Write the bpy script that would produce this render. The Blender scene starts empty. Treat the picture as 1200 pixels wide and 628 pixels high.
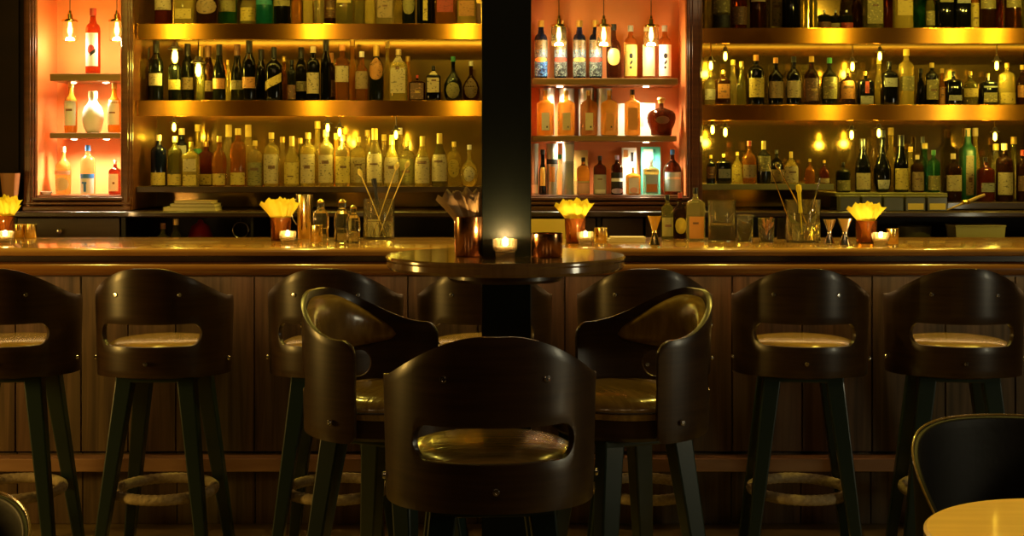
import bpy, bmesh, math, random
from math import sin, cos, pi, radians, sqrt
from mathutils import Vector, Matrix
random.seed(7)
SC = bpy.context.scene
COL = SC.collection
F = 1600.0; CX = 600.0; HY = 186.0; CAMZ = 1.68

def X(px, Y): return (px - CX) / F * Y
def Z(py, Y): return CAMZ - (py - HY) / F * Y

# ------------------------------------------------------------------ camera
cd = bpy.data.cameras.new('camera'); cam = bpy.data.objects.new('camera', cd); COL.objects.link(cam)
cam.location = (0, 0, CAMZ); cam.rotation_euler = (radians(90), 0, 0)
cd.sensor_width = 36; cd.lens = F / 1200 * 36; cd.shift_y = -(314 - HY) / 1200.0
cd.clip_start = .05; cd.clip_end = 60
SC.camera = cam
SC.view_settings.view_transform = 'Standard'; SC.view_settings.look = 'None'
SC.view_settings.gamma = 1; SC.view_settings.use_curve_mapping = False
SC.view_settings.exposure = 0.0

# ------------------------------------------------------------------ materials
MATS = {}
DEBUG = False
def newmat(name):
    m = bpy.data.materials.new(name); m.use_nodes = True
    nt = m.node_tree
    for n in list(nt.nodes): nt.nodes.remove(n)
    out = nt.nodes.new('ShaderNodeOutputMaterial')
    return m, nt, out
def pbr(name, col, rough=.5, metal=0., coat=0., noise=None, bump=0., spec=.5, aniso=0., emis=None, estr=0., arot=0., trans=0., sheen=0.):
    """noise = (scale vector, colour2)"""
    if name in MATS: return MATS[name]
    m, nt, out = newmat(name)
    b = nt.nodes.new('ShaderNodeBsdfPrincipled')
    b.inputs['Base Color'].default_value = (*col, 1); b.inputs['Roughness'].default_value = rough
    b.inputs['Metallic'].default_value = metal; b.inputs['Coat Weight'].default_value = coat
    b.inputs['Coat Roughness'].default_value = .08
    b.inputs['Specular IOR Level'].default_value = spec
    b.inputs['Anisotropic'].default_value = aniso
    b.inputs['Anisotropic Rotation'].default_value = arot
    b.inputs['Transmission Weight'].default_value = trans
    b.inputs['Sheen Weight'].default_value = sheen
    if emis: b.inputs['Emission Color'].default_value = (*emis, 1); b.inputs['Emission Strength'].default_value = estr
    if noise or bump:
        tc = nt.nodes.new('ShaderNodeTexCoord'); mp = nt.nodes.new('ShaderNodeMapping')
        mp.inputs['Scale'].default_value = noise[0] if noise else (30, 30, 30)
        nz = nt.nodes.new('ShaderNodeTexNoise'); nz.inputs['Scale'].default_value = 1; nz.inputs['Detail'].default_value = 4
        nt.links.new(tc.outputs['Object'], mp.inputs[0]); nt.links.new(mp.outputs[0], nz.inputs['Vector'])
        if noise:
            r = nt.nodes.new('ShaderNodeValToRGB')
            r.color_ramp.elements[0].position = .35; r.color_ramp.elements[0].color = (*col, 1)
            r.color_ramp.elements[1].position = .68; r.color_ramp.elements[1].color = (*noise[1], 1)
            nt.links.new(nz.outputs['Fac'], r.inputs[0]); nt.links.new(r.outputs[0], b.inputs['Base Color'])
        if bump:
            bp = nt.nodes.new('ShaderNodeBump'); bp.inputs['Strength'].default_value = bump; bp.inputs['Distance'].default_value = .01
            nt.links.new(nz.outputs['Fac'], bp.inputs['Height']); nt.links.new(bp.outputs[0], b.inputs['Normal'])
    nt.links.new(b.outputs[0], out.inputs[0])
    MATS[name] = m
    return m
def glass(name, tint, body, dens, rough=.02, ior=1.33):
    """coloured glass filled with liquid: refracts, plus body colour for its liquid and backlit glow"""
    if name in MATS: return MATS[name]
    m, nt, out = newmat(name)
    tr = nt.nodes.new('ShaderNodeBsdfGlass'); tr.inputs['Color'].default_value = (*[c**.5 for c in tint], 1)
    tr.inputs['Roughness'].default_value = rough; tr.inputs['IOR'].default_value = ior
    df = nt.nodes.new('ShaderNodeBsdfDiffuse'); df.inputs[0].default_value = (*body, 1)
    tl = nt.nodes.new('ShaderNodeBsdfTranslucent'); tl.inputs[0].default_value = (*body, 1)
    gl = nt.nodes.new('ShaderNodeBsdfGlossy'); gl.inputs['Roughness'].default_value = .05
    m0 = nt.nodes.new('ShaderNodeMixShader'); m0.inputs[0].default_value = .5
    nt.links.new(df.outputs[0], m0.inputs[1]); nt.links.new(tl.outputs[0], m0.inputs[2])
    fr = nt.nodes.new('ShaderNodeFresnel'); fr.inputs[0].default_value = 1.5
    m3 = nt.nodes.new('ShaderNodeMixShader')
    nt.links.new(fr.outputs[0], m3.inputs[0]); nt.links.new(m0.outputs[0], m3.inputs[1]); nt.links.new(gl.outputs[0], m3.inputs[2])
    m1 = nt.nodes.new('ShaderNodeMixShader'); m1.inputs[0].default_value = dens
    nt.links.new(tr.outputs[0], m1.inputs[1]); nt.links.new(m3.outputs[0], m1.inputs[2])
    nt.links.new(m1.outputs[0], out.inputs[0])
    MATS[name] = m
    return m
def emit(name, col, s):
    if name in MATS: return MATS[name]
    m, nt, out = newmat(name)
    e = nt.nodes.new('ShaderNodeEmission'); e.inputs[0].default_value = (*col, 1); e.inputs[1].default_value = s
    nt.links.new(e.outputs[0], out.inputs[0]); MATS[name] = m
    return m

M_wood_dark = pbr('dark_walnut', (.030, .013, .006), .35, coat=.3, noise=((3, 3, 60), (.055, .024, .010)))
M_frame = pbr('mahogany_frame', (.10, .030, .012), .3, coat=.4, noise=((4, 4, 40), (.15, .05, .018)))
M_stoolback = pbr('stained_ply', (.032, .015, .0055), .33, coat=.08, noise=((4, 4, 70), (.052, .026, .009)), spec=.5)
M_leather = pbr('brown_leather', (.22, .13, .030), .20, coat=.35, noise=((9, 60, 9), (.34, .21, .055)), bump=.2)
M_leather_dark = pbr('dark_leather', (.03, .016, .008), .35, coat=.2, bump=.1)
M_leg = pbr('dark_teal_leg_paint', (.011, .027, .021), .38, coat=.15)
M_steel = pbr('polished_steel', (.85, .82, .78), .18, metal=1)
M_rope = pbr('rope', (.50, .40, .22), .8, noise=((60, 60, 60), (.34, .26, .14)), bump=.6)
M_brass = pbr('brushed_brass', (.60, .26, .035), .25, metal=1, aniso=1.0, arot=.25)
M_brass2 = pbr('polished_brass', (.95, .74, .26), .18, metal=1)
M_copper = pbr('polished_copper', (.84, .40, .15), .18, metal=1)
M_mirror = pbr('smoked_mirror', (.36, .22, .055), .12, metal=.66)
M_mirror2 = pbr('smoked_mirror_darker', (.32, .20, .055), .10, metal=.80)
M_orange = pbr('salmon_orange_wall', (.80, .265, .080), .6, noise=((3, 3, 3), (.86, .31, .10)))
M_floor = pbr('floor_wood', (.20, .14, .04), .45, noise=((2, 14, 2), (.28, .20, .06)))
M_wall = pbr('dark_brown_wall', (.010, .0035, .0025), .7, spec=.2, noise=((2, 2, 8), (.014, .005, .003)))
M_ceil = pbr('dark_ceiling', (.03, .025, .02), .8)
M_pillar = pbr('pillar_dark_paint', (.005, .008, .005), .5, spec=.25, noise=((5, 5, 2), (.009, .013, .009)))
M_led = emit('warm_led_strip', (1, .74, .09), 14.0)
M_led2 = emit('warm_led_strip_dim', (1, .74, .09), 6.0)
M_reflbulb = emit('reflected_filament', (1, .66, .045), 24)  # for the added bulbs that stand for pendants mirrored behind the bottles
M_led3 = emit('bar_front_led_strip', (1, .58, .22), 13)
M_bulb2 = emit('pendant_filament', (1, .60, .10), 16)
M_shade = glass('pendant_glass', (1, .96, .82), (.8, .6, .2), .03, .0, 1.08)
M_puck = emit('puck_light', (1, .80, .52), 40)
M_flame = emit('candle_flame', (1, .62, .25), 55)
M_black = pbr('black_plastic', (.008, .008, .008), .4)
M_napkin = pbr('yellow_paper_napkin', (.92, .70, .03), .7)
M_napkin2 = pbr('brown_paper_napkin', (.52, .32, .12), .7)
M_paper = pbr('cream_paper', (.75, .62, .36), .7)
M_wax = pbr('candle_wax', (.85, .75, .5), .5)
M_tabletop = pbr('lacquered_table_top', (.20, .11, .04), .16, coat=.6, noise=((30, 3, 3), (.26, .15, .055)))
M_counter = pbr('lacquered_bar_top', (.34, .16, .045), .16, coat=.6, noise=((2, 25, 3), (.46, .24, .07)))
M_rail = pbr('bar_rail_wood', (.26, .11, .03), .22, coat=.5)
M_planks = None
def planks():
    m, nt, out = newmat('aged_oak_boards')
    b = nt.nodes.new('ShaderNodeBsdfPrincipled'); b.inputs['Roughness'].default_value = .5
    tc = nt.nodes.new('ShaderNodeTexCoord')
    mp = nt.nodes.new('ShaderNodeMapping'); mp.inputs['Scale'].default_value = (28, 4, 1.6)
    nz = nt.nodes.new('ShaderNodeTexNoise'); nz.inputs['Scale'].default_value = 1; nz.inputs['Detail'].default_value = 6; nz.inputs['Distortion'].default_value = .6
    mp2 = nt.nodes.new('ShaderNodeMapping'); mp2.inputs['Scale'].default_value = (3.1, 1, .4)
    n2 = nt.nodes.new('ShaderNodeTexNoise'); n2.inputs['Scale'].default_value = 1
    r = nt.nodes.new('ShaderNodeValToRGB'); r.color_ramp.elements[0].position = .3; r.color_ramp.elements[0].color = (.075, .046, .018, 1)
    r.color_ramp.elements[1].position = .72; r.color_ramp.elements[1].color = (.26, .165, .072, 1)
    mx = nt.nodes.new('ShaderNodeMix'); mx.data_type = 'RGBA'; mx.blend_type = 'MULTIPLY'; mx.inputs[0].default_value = .6
    nt.links.new(tc.outputs['Object'], mp.inputs[0]); nt.links.new(mp.outputs[0], nz.inputs['Vector'])
    nt.links.new(tc.outputs['Object'], mp2.inputs[0]); nt.links.new(mp2.outputs[0], n2.inputs['Vector'])
    nt.links.new(nz.outputs['Fac'], r.inputs[0]); nt.links.new(r.outputs[0], mx.inputs[6]); nt.links.new(n2.outputs['Color'], mx.inputs[7])
    nt.links.new(mx.outputs[2], b.inputs['Base Color']); nt.links.new(b.outputs[0], out.inputs[0])
    return m
M_planks = planks()

GL = {  # glass kinds: material, words
 'dk': (glass('glass_dark_green', (.10, .12, .04), (.012, .014, .008), 0.68), 'dark green'),
 'bk': (glass('glass_black', (.02, .02, .02), (.006, .006, .006), 0.85), 'black'),
 'nv': (glass('glass_navy', (.03, .04, .08), (.008, .012, .035), 0.81), 'navy blue'),
 'br': (glass('glass_brown', (.22, .075, .02), (.06, .02, .006), .35), 'brown'),
 'rd': (glass('glass_red', (.40, .08, .04), (.16, .025, .012), 0.40), 'dark red'),
 'am': (glass('glass_amber', (.80, .36, .07), (.60, .22, .03), .28), 'amber'),
 'hn': (glass('glass_honey', (.95, .50, .10), (1.0, .46, .04), .55), 'honey'),
 'cl': (glass('glass_clear', (.96, .92, .70), (.95, .80, .30), .16), 'clear'),  # yellow body colour paints the backlit glow of clear bottles
 'ol': (glass('glass_olive', (.62, .60, .22), (.32, .28, .07), 0.25), 'olive tinted'),
 'yl': (glass('glass_pale_yellow', (.95, .86, .40), (1, .78, .18), .30), 'pale yellow'),  # body brightened as if backlit, over the liquid's own yellow
 'gr': (glass('glass_green', (.15, .50, .18), (.02, .16, .05), 0.34), 'green'),
 'te': (glass('glass_teal', (.06, .42, .36), (.01, .20, .17), 0.37), 'teal'),
 'ro': (glass('glass_rose', (.55, .12, .04), (.40, .05, .02), .25), 'rose pink'),
 'wh': (pbr('white_porcelain', (.88, .86, .82), .2, coat=.5), 'white'),
 'sv': (pbr('silver_card', (.50, .50, .47), .3, metal=.6), 'silver'),
 'gd': (pbr('gold_card', (.62, .42, .12), .45), 'gold'),
 'ww': (pbr('white_card', (.80, .80, .76), .5), 'white'),
 'tq': (pbr('turquoise_card', (.10, .62, .52), .45), 'turquoise'),
 'gc': (pbr('green_enamel', (.012, .10, .05), .35), 'green'),
}
M_clear = glass('glassware_clear', (.96, .95, .86), (.55, .48, .25), .06, .0, 1.45)
M_clear_amber = glass('glassware_amber', (.85, .42, .12), (.35, .12, .03), .22)
M_clear_dark = glass('glassware_dark', (.25, .24, .16), (.03, .03, .015), .45)
LC = {
 'cream': ((.72, .58, .33), 'cream'), 'yellow': ((.80, .60, .12), 'yellow'), 'tan': ((.42, .28, .13), 'tan'), 'orange': ((.70, .30, .07), 'orange'),
 'white': ((.86, .84, .78), 'white'), 'olive': ((.34, .29, .09), 'olive'), 'black': ((.012, .012, .012), 'black'), 'red': ((.50, .05, .03), 'red'),
 'brown': ((.20, .09, .04), 'brown'), 'blue': ((.06, .24, .75), 'blue'), 'sky': ((.45, .68, .80), 'pale blue'), 'pink': ((.85, .48, .38), 'pink'),
 'green': ((.05, .30, .10), 'green'), 'grey': ((.42, .42, .36), 'grey'), 'gold': ((.72, .46, .10), 'gold'), 'teal': ((.03, .30, .27), 'teal'), 'lilac': ((.50, .40, .75), 'lilac'),
}
DIM = [1.0]  # label colour factor: dim light of the bays is put into the paper
def artmat(nm, cols, sc):
    """abstract printed artwork: hard edged blotches of several colours"""
    if nm in MATS: return MATS[nm]
    m, nt, out = newmat(nm); MATS[nm] = m
    b = nt.nodes.new('ShaderNodeBsdfPrincipled'); b.inputs['Roughness'].default_value = .4
    tc = nt.nodes.new('ShaderNodeTexCoord'); nz = nt.nodes.new('ShaderNodeTexNoise')
    nz.inputs['Scale'].default_value = sc; nz.inputs['Detail'].default_value = 3; nz.inputs['Distortion'].default_value = 1.5
    r = nt.nodes.new('ShaderNodeValToRGB'); r.color_ramp.interpolation = 'CONSTANT'
    n = len(cols)
    while len(r.color_ramp.elements) < n: r.color_ramp.elements.new(.5)
    for k, cc in enumerate(cols):
        r.color_ramp.elements[k].position = 0 if k == 0 else .34+.34*k/n; r.color_ramp.elements[k].color = (*cc, 1)
    nt.links.new(tc.outputs['Object'], nz.inputs['Vector']); nt.links.new(nz.outputs['Fac'], r.inputs[0])
    nt.links.new(r.outputs[0], b.inputs['Base Color']); nt.links.new(b.outputs[0], out.inputs[0])
    return m
_k = (.008, .010, .014)
ART = {'art_blue': ([_k, (.03, .15, .65), _k, (.10, .42, .90), (.30, .45, .60)], 60), 'art_grey': ([_k, (.10, .13, .13), _k, (.32, .38, .36), (.10, .20, .18)], 60),
       'art_gold': ([_k, (.24, .13, .02), _k, (.28, .20, .08), _k], 75), 'art_sky': ([(.08, .13, .20), (.20, .26, .30), (.09, .14, .20), _k, (.26, .20, .10)], 60)}
def labmat(c):
    if c in ART: return artmat(c, *ART[c])
    return labmat_(c)
def labmat_(c):
    """printed paper: the paper colour, darkened by DIM for bay shade, with irregular ink marks"""
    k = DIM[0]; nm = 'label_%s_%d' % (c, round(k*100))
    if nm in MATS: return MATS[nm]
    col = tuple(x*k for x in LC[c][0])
    m, nt, out = newmat(nm); MATS[nm] = m
    b = nt.nodes.new('ShaderNodeBsdfPrincipled'); b.inputs['Roughness'].default_value = .55
    tc = nt.nodes.new('ShaderNodeTexCoord'); oi = nt.nodes.new('ShaderNodeObjectInfo')
    mp = nt.nodes.new('ShaderNodeMapping'); mp.inputs['Scale'].default_value = (70, 70, 130)
    cmb = nt.nodes.new('ShaderNodeVectorMath'); cmb.operation = 'SCALE'; cmb.inputs[3].default_value = 40
    ad = nt.nodes.new('ShaderNodeVectorMath'); ad.operation = 'ADD'
    nt.links.new(oi.outputs['Location'], cmb.inputs[0])
    nt.links.new(tc.outputs['Object'], mp.inputs[0]); nt.links.new(mp.outputs[0], ad.inputs[0]); nt.links.new(cmb.outputs[0], ad.inputs[1])
    nz = nt.nodes.new('ShaderNodeTexNoise'); nz.inputs['Scale'].default_value = 1; nz.inputs['Detail'].default_value = 2
    nt.links.new(ad.outputs[0], nz.inputs['Vector'])
    r = nt.nodes.new('ShaderNodeValToRGB')
    ink = tuple(x*.30 for x in col) if sum(col) > .3 else tuple(min(1, x*2.5+.02) for x in col)
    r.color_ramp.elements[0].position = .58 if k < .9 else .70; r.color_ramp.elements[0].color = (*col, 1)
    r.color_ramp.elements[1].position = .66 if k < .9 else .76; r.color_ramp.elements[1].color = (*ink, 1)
    nt.links.new(nz.outputs['Fac'], r.inputs[0]); nt.links.new(r.outputs[0], b.inputs['Base Color']); nt.links.new(b.outputs[0], out.inputs[0])
    return m
def capmat(c): return pbr('cap_' + c, LC[c][0], .3, metal=.5 if c in ('gold',) else 0, coat=.3)

# ------------------------------------------------------------------ mesh helpers
class MB:
    def __init__(s): s.v = []; s.f = []
    def add(s, vs, fs, mt=None):
        n = len(s.v)
        for p in vs: s.v.append(tuple(mt @ Vector(p)) if mt else tuple(p))
        s.f += [tuple(i + n for i in f) for f in fs]
        return s
    def box(s, x0, x1, y0, y1, z0, z1, mt=None):
        vs = [(x0,y0,z0),(x1,y0,z0),(x1,y1,z0),(x0,y1,z0),(x0,y0,z1),(x1,y0,z1),(x1,y1,z1),(x0,y1,z1)]
        return s.add(vs, [(0,3,2,1),(4,5,6,7),(0,1,5,4),(1,2,6,5),(2,3,7,6),(3,0,4,7)], mt)
    def lathe(s, prof, seg=24, mt=None, sq=0., a0=0., a1=2*pi, sx=1., sy=1.):
        vs = []; fs = []
        full = abs(a1 - a0 - 2*pi) < 1e-6
        n = seg if full else seg + 1
        for r, z in prof:
            for i in range(n):
                a = a0 + (a1 - a0) * i / seg
                k = sqf(a, sq)
                vs.append((r*k*cos(a)*sx, r*k*sin(a)*sy, z))
        for j in range(len(prof) - 1):
            for i in range(seg):
                i2 = (i + 1) % n if full else i + 1
                fs.append((j*n+i, j*n+i2, (j+1)*n+i2, (j+1)*n+i))
        return s.add(vs, fs, mt)
    def tube(s, pts, rads, seg=10, closed=False):
        """tube along points"""
        pts = [Vector(p) for p in pts]; n = len(pts)
        if not hasattr(rads, '__len__'): rads = [rads]*n
        up = Vector((0,0,1)); vs = []; fs = []
        for k, p in enumerate(pts):
            if closed: t = (pts[(k+1) % n] - pts[k-1])
            else: t = pts[min(k+1, n-1)] - pts[max(k-1, 0)]
            t.normalize()
            u = up if abs(t.dot(up)) < .95 else Vector((1,0,0))
            a = t.cross(u).normalized(); b = t.cross(a)
            for i in range(seg):
                an = 2*pi*i/seg
                vs.append(p + (a*cos(an) + b*sin(an))*rads[k])
        m = n if closed else n - 1
        for k in range(m):
            k2 = (k+1) % n
            for i in range(seg):
                i2 = (i+1) % seg
                fs.append((k*seg+i, k*seg+i2, k2*seg+i2, k2*seg+i))
        if not closed:
            fs.append(tuple(range(seg))[::-1]); fs.append(tuple((n-1)*seg+i for i in range(seg)))
        return s.add(vs, fs)
    def mesh(s, name, mat, smooth=True, sharp=40):
        me = bpy.data.meshes.new(name); me.from_pydata(s.v, [], s.f); me.update()
        bm = bmesh.new(); bm.from_mesh(me)
        bmesh.ops.remove_doubles(bm, verts=bm.verts, dist=1e-5)
        bmesh.ops.recalc_face_normals(bm, faces=bm.faces)
        bm.to_mesh(me); bm.free()
        if mat: me.materials.append(mat)
        if smooth:
            for p in me.polygons: p.use_smooth = True
            try: me.set_sharp_from_angle(angle=radians(sharp))
            except Exception: pass
        return me
def sqf(a, sq):
    if sq <= 0: return 1.
    n = 2 + sq*6
    return (abs(cos(a))**n + abs(sin(a))**n) ** (-1./n)
def link(name, me, parent=None, loc=None, rz=0.):
    o = bpy.data.objects.new(name, me); COL.objects.link(o)
    if parent is not None: o.parent = parent
    if loc is not None: o.location = loc
    if rz: o.rotation_euler = (0, 0, rz)
    return o
def obj(name, mb, mat, parent=None, smooth=True, bevel=0., loc=None, sharp=40):
    o = link(name, mb.mesh(name, mat, smooth, sharp), parent, loc)
    if bevel:
        b = o.modifiers.new('bevel', 'BEVEL'); b.width = bevel; b.segments = 2; b.limit_method = 'ANGLE'; b.angle_limit = radians(35)
    return o
def tag(o, label, cat, group=None):
    o['label'] = label; o['category'] = cat
    if group: o['group'] = group
    return o
def thing(name, label, cat, loc=(0,0,0), rz=0., group=None):
    o = bpy.data.objects.new(name, None); COL.objects.link(o); o.location = loc; o.rotation_euler = (0,0,rz)
    o.empty_display_size = .05
    return tag(o, label, cat, group)
def struct(name, mb, mat, bevel=0.):
    o = obj(name, mb, mat, None, False, bevel); o['kind'] = 'structure'
    return o
def copy_tree(o, parent=None):
    c = o.copy(); COL.objects.link(c); c.parent = parent
    for ch in list(o.children): copy_tree(ch, c)
    return c
def lamp(name, kind, loc, energy, col, size=.03, rot=None, spot=None, blend=.5, parent=None):
    l = bpy.data.lights.new(name, kind); l.energy = energy; l.color = col
    if kind == 'AREA': l.size = size
    else: l.shadow_soft_size = size
    if spot: l.spot_size = radians(spot); l.spot_blend = blend
    o = bpy.data.objects.new(name, l); COL.objects.link(o); o.location = loc
    if rot: o.rotation_euler = rot
    if parent: o.parent = parent
    return o

# ================================================================== THE ROOM
YF = 7.45      # face of the back bar joinery
YM = 7.95      # mirror plane
fl = MB().box(-4.2, 4.2, -3, 8.1, -.05, 0); struct('floor', fl, M_floor)
struct('ceiling', MB().box(-4.2, 4.2, -3, 8.1, 3.3, 3.35), M_ceil)
struct('wall_left', MB().box(-4.25, -4.2, -3, 8.1, 0, 3.3), M_wall)
struct('wall_right', MB().box(4.2, 4.25, -3, 8.1, 0, 3.3), M_wall)
struct('wall_front', MB().box(-4.2, 4.2, -3.05, -3, 0, 3.3), M_wall)
struct('wall_back', MB().box(-4.2, 4.2, 8.0, 8.1, 0, 3.3), M_wall)
# brown panelled wall beside the left niche
xl = X(28, YF)
wp = MB().box(-4.2, xl, YF+.02, 7.99, 1.41, 3.29)
for k in range(6): wp.box(xl-.50*(k+1)+.02, xl-.50*k-.03, YF, YF+.02, 1.5, 3.2)
struct('trim_1', wp, M_wall)
# mirrors
L0, L1 = X(156, YF), X(604, YF)
R0, R1 = X(822, YF), 3.4
struct('trim_2', MB().box(L0, L1, YM, YM+.04, 1.40, 3.29), M_mirror)
struct('trim_3', MB().box(R0, R1, YM, YM+.04, 1.40, 3.29), M_mirror2)
# uprights between bays and niches
def upright(n, a, b, y0=YF-.02, y1=7.99):
    x0, x1 = X(a, YF), X(b, YF); w = x1-x0
    m = MB().box(x0, x1, y0+.015, y1, 1.40, 3.29)
    m.box(x0+w*.12, x1-w*.12, y0, y0+.015, 1.40, 3.29)
    m.box(x0+w*.3, x1-w*.3, y0-.01, y0, 1.40, 3.29)
    struct('trim_%d' % n, m, M_frame, .004)
upright(4, 28, 42); upright(5, 142, 156); upright(6, 604, 621.5); upright(7, 805, 823)
struct('trim_8', MB().box(R1, 4.2, YF, 7.99, 1.40, 3.29), M_wall)

def niche(k, a, b, yb=7.78):
    x0, x1 = X(a, YF), X(b, YF); zb = Z(229, YF); zt = 3.25
    struct('wall_niche_%s' % ('left', 'right')[k], MB().box(x0, x1, yb, yb+.02, zb, zt).box(x0, x0+.006, YF+.01, yb, zb, zt).box(x1-.006, x1, YF+.01, yb, zb, zt), M_orange)
    m = MB().box(x0, x1, YF+.005, yb, zb-.02, zb)
    for q_, (ya, yb_) in enumerate(((231, 235), (236.5, 240), (241.5, 247))):
        m.box(x0-.06, x1+.06, YF-.02-.012*q_, YF+.02, Z(yb_, YF), Z(ya, YF))
    struct('trim_%d' % (10+k), m, M_frame, .005)
niche(0, 42, 142)
niche(1, 621.5, 805)

# niche shelves with puck lights underneath
def niche_shelf(a, b, ytop, ybot, pucks, label, Ya=7.50, Yb=7.775):
    x0, x1 = X(a, Ya), X(b, Ya); z1 = Z(ytop, Ya); z0 = Z(ybot, Ya)
    t = thing('niche_shelf', label, 'shelf', ((x0+x1)/2, (Ya+Yb)/2, z0), group='niche shelves')
    off = Matrix.Translation((-(x0+x1)/2, -(Ya+Yb)/2, -z0))
    obj('board', MB().box(x0, x1, Ya, Yb, z0, z1, off), M_shelfwood, t, False, .006)
    for k, p in enumerate(pucks):
        px_ = X(p, 7.6)
        mt = off @ Matrix.Translation((px_, 7.60, z0))
        q = obj('puck_light', MB().lathe([(.0, -.002), (.021, -.002), (.024, -.004), (.026, 0), (0, 0)], 16, mt), M_puckring, t)
        obj('puck_lens', MB().lathe([(0, -.0075), (.015, -.006), (.018, -.0025), (0, -.0025)], 16, mt), M_puck, q)
        lamp('puck_lamp', 'SPOT', (mt @ Vector((0, 0, -.02))), 14.0, (1, .80, .52), .02, (0, 0, 0), 150, .8, parent=t)
    return t
M_shelfwood = pbr('honey_wood_shelf', (.22, .12, .035), .35, coat=.3, noise=((3, 3, 30), (.32, .19, .06)))
M_puckring = pbr('puck_ring', (.7, .6, .4), .3, metal=1)
niche_shelf(58, 141.5, 86, 95, (86, 124), 'upper wooden shelf with two spots in the far left niche')
niche_shelf(58, 141.5, 155.5, 162, (87, 125), 'lower wooden shelf with two spots in the far left niche')
niche_shelf(623, 795, 91.5, 99.5, (656, 757), 'upper wooden shelf with two spots in the niche by the pillar')
niche_shelf(623, 793, 159, 165.5, (656, 757), 'lower wooden shelf with two spots in the niche by the pillar')

# long bay shelves with brass fascia
def bay_shelf(x0, x1, ztop, label, fas=.085, mat=None, led=None, Ya=7.5, name='bottle_shelf'):
    cx = (x0+x1)/2
    t = thing(name, label, 'shelf', (cx, Ya, ztop-fas), group=None)
    off = Matrix.Translation((-cx, -Ya, -(ztop-fas)))
    obj('board', MB().box(x0, x1, Ya+.012, YM-.005, ztop-.03, ztop, off), M_shelfwood, t, False, .002)
    obj('front_edge', MB().box(x0, x1, Ya, Ya+.012, ztop-fas, ztop+.002, off), mat or M_brass, t, False, .002)
    if led:
        obj('light_strip', MB().box(x0+.02, x1-.02, Ya+.03, Ya+.045, ztop-.036, ztop-.031, off), led, t, False)
    return t
e = .004
ZL = [Z(28, 7.5), Z(118, 7.5), Z(219, 7.5)]
ZR = [Z(33, 7.5), Z(123, 7.5), Z(216, 7.5)]
bay_shelf(L0+e, L1-e, ZL[0], 'long brass edged top shelf left of the pillar', led=M_led)
bay_shelf(L0+e, L1-e, ZL[1], 'long brass edged middle shelf left of the pillar', led=M_led)
bay_shelf(L0+e, L1-e, ZL[2], 'dark edged lowest bottle shelf left of the pillar', fas=.03, mat=M_wood_dark)
bay_shelf(R0+e, R1-e, ZR[0], 'long brass edged top shelf in the right bay', led=M_led2)
bay_shelf(R0+e, R1-e, ZR[1], 'long brass edged middle shelf in the right bay', led=M_led2)
M_greenedge = pbr('olive_shelf_edge', (.20, .18, .05), .4)
bay_shelf(R0+e, X(977, 7.5), ZR[2], 'short olive edged bottom shelf at the left of the right bay', fas=.03, mat=M_greenedge)
# a row of shelf lights above frame
bay_shelf(L0+e, L1-e, Z(-62, 7.5), 'highest brass edged shelf above the left bay', led=M_led)
bay_shelf(R0+e, R1-e, Z(-57, 7.5), 'highest brass edged shelf above the right bay', led=M_led2)

# stepped riser
rs = thing('shelf_riser', 'olive topped riser bench behind the row of garnish bins', 'shelf', (X(1040, 7.5), 7.5, 1.40))
off = Matrix.Translation((-X(1040, 7.5), -7.5, -1.40))
RZ = Z(226, 7.5)
obj('board', MB().box(X(978, 7.5), X(1109, 7.5), 7.48, 7.93, RZ-.02, RZ, off), M_greenedge, rs, False, .003)
obj('support', MB().box(X(978, 7.5), X(1109, 7.5), 7.60, 7.93, 1.4, RZ-.02, off), M_wood_dark, rs, False)
rs2 = MB().box(X(1110, 7.5), 3.3, 7.50, 7.93, 1.402, Z(237, 7.5)); o = obj('bottle_plinth', rs2, M_wood_dark, None, False, .004)
tag(o, 'low dark plinth carrying bottles at the right end of the back counter', 'plinth')

# back counter and its cupboards
CZ = Z(248, 7.3)
bc = thing('back_counter', 'dark wooden back counter with cupboards running behind the bar', 'counter', (0, 7.3, 0))
off = Matrix.Translation((0, -7.3, 0))
obj('worktop', MB().box(-4.15, 4.15, 7.28, 7.94, CZ-.03, CZ, off), M_wood_dark, bc, False, .006)
obj('carcass', MB().box(-4.15, 4.15, 7.80, 7.93, .02, CZ-.03, off).box(-4.15, 4.15, 7.34, 7.8, .02, 1.05, off)
    .box(X(14, 7.3), X(18, 7.3), 7.32, 7.8, 1.05, CZ-.03, off).box(X(141, 7.3), X(146, 7.3), 7.32, 7.8, 1.05, CZ-.03, off)
    .box(X(700, 7.3), X(704, 7.3), 7.32, 7.8, 1.05, CZ-.03, off).box(X(806, 7.3), X(812, 7.3), 7.32, 7.8, 1.05, CZ-.03, off)
    .box(X(293, 7.3), X(296, 7.3), 7.32, 7.8, 1.05, CZ-.03, off), pbr('cabinet_black', (.012, .008, .005), .5), bc, False)
M_door = pbr('cupboard_door', (.055, .026, .012), .4, noise=((3, 3, 30), (.075, .036, .016)))
for k, (a, b) in enumerate(((19, 139), (625, 660), (664, 698), (706, 754), (757, 804))):
    d = obj('door', MB().box(X(a, 7.3), X(b, 7.3), 7.315, 7.335, 1.03, CZ-.035, off), M_door, bc, False, .003)
    if k == 0:
        mt = off @ Matrix.Translation((X(70, 7.3), 7.314, Z(271, 7.3))) @ Matrix.Rotation(pi/2, 4, 'X')
        obj('door_knob', MB().lathe([(0, .0), (.006, 0), (.006, .012), (.014, .018), (.015, .026), (0, .03)], 16, mt), M_steel, d)
        obj('name_plate', MB().box(X(71, 7.3), X(82, 7.3), 7.311, 7.314, Z(253, 7.3), Z(247.5+1, 7.3), off), labmat('cream'), d, False)
# backsplash of the niche lower wall
struct('trim_9', MB().box(X(28, YF), X(156, YF), YF+.03, YF+.34, CZ, Z(247, YF)-.001).box(X(604, YF), X(823, YF), YF+.03, YF+.34, CZ, Z(247, YF)-.001), M_frame)

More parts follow.
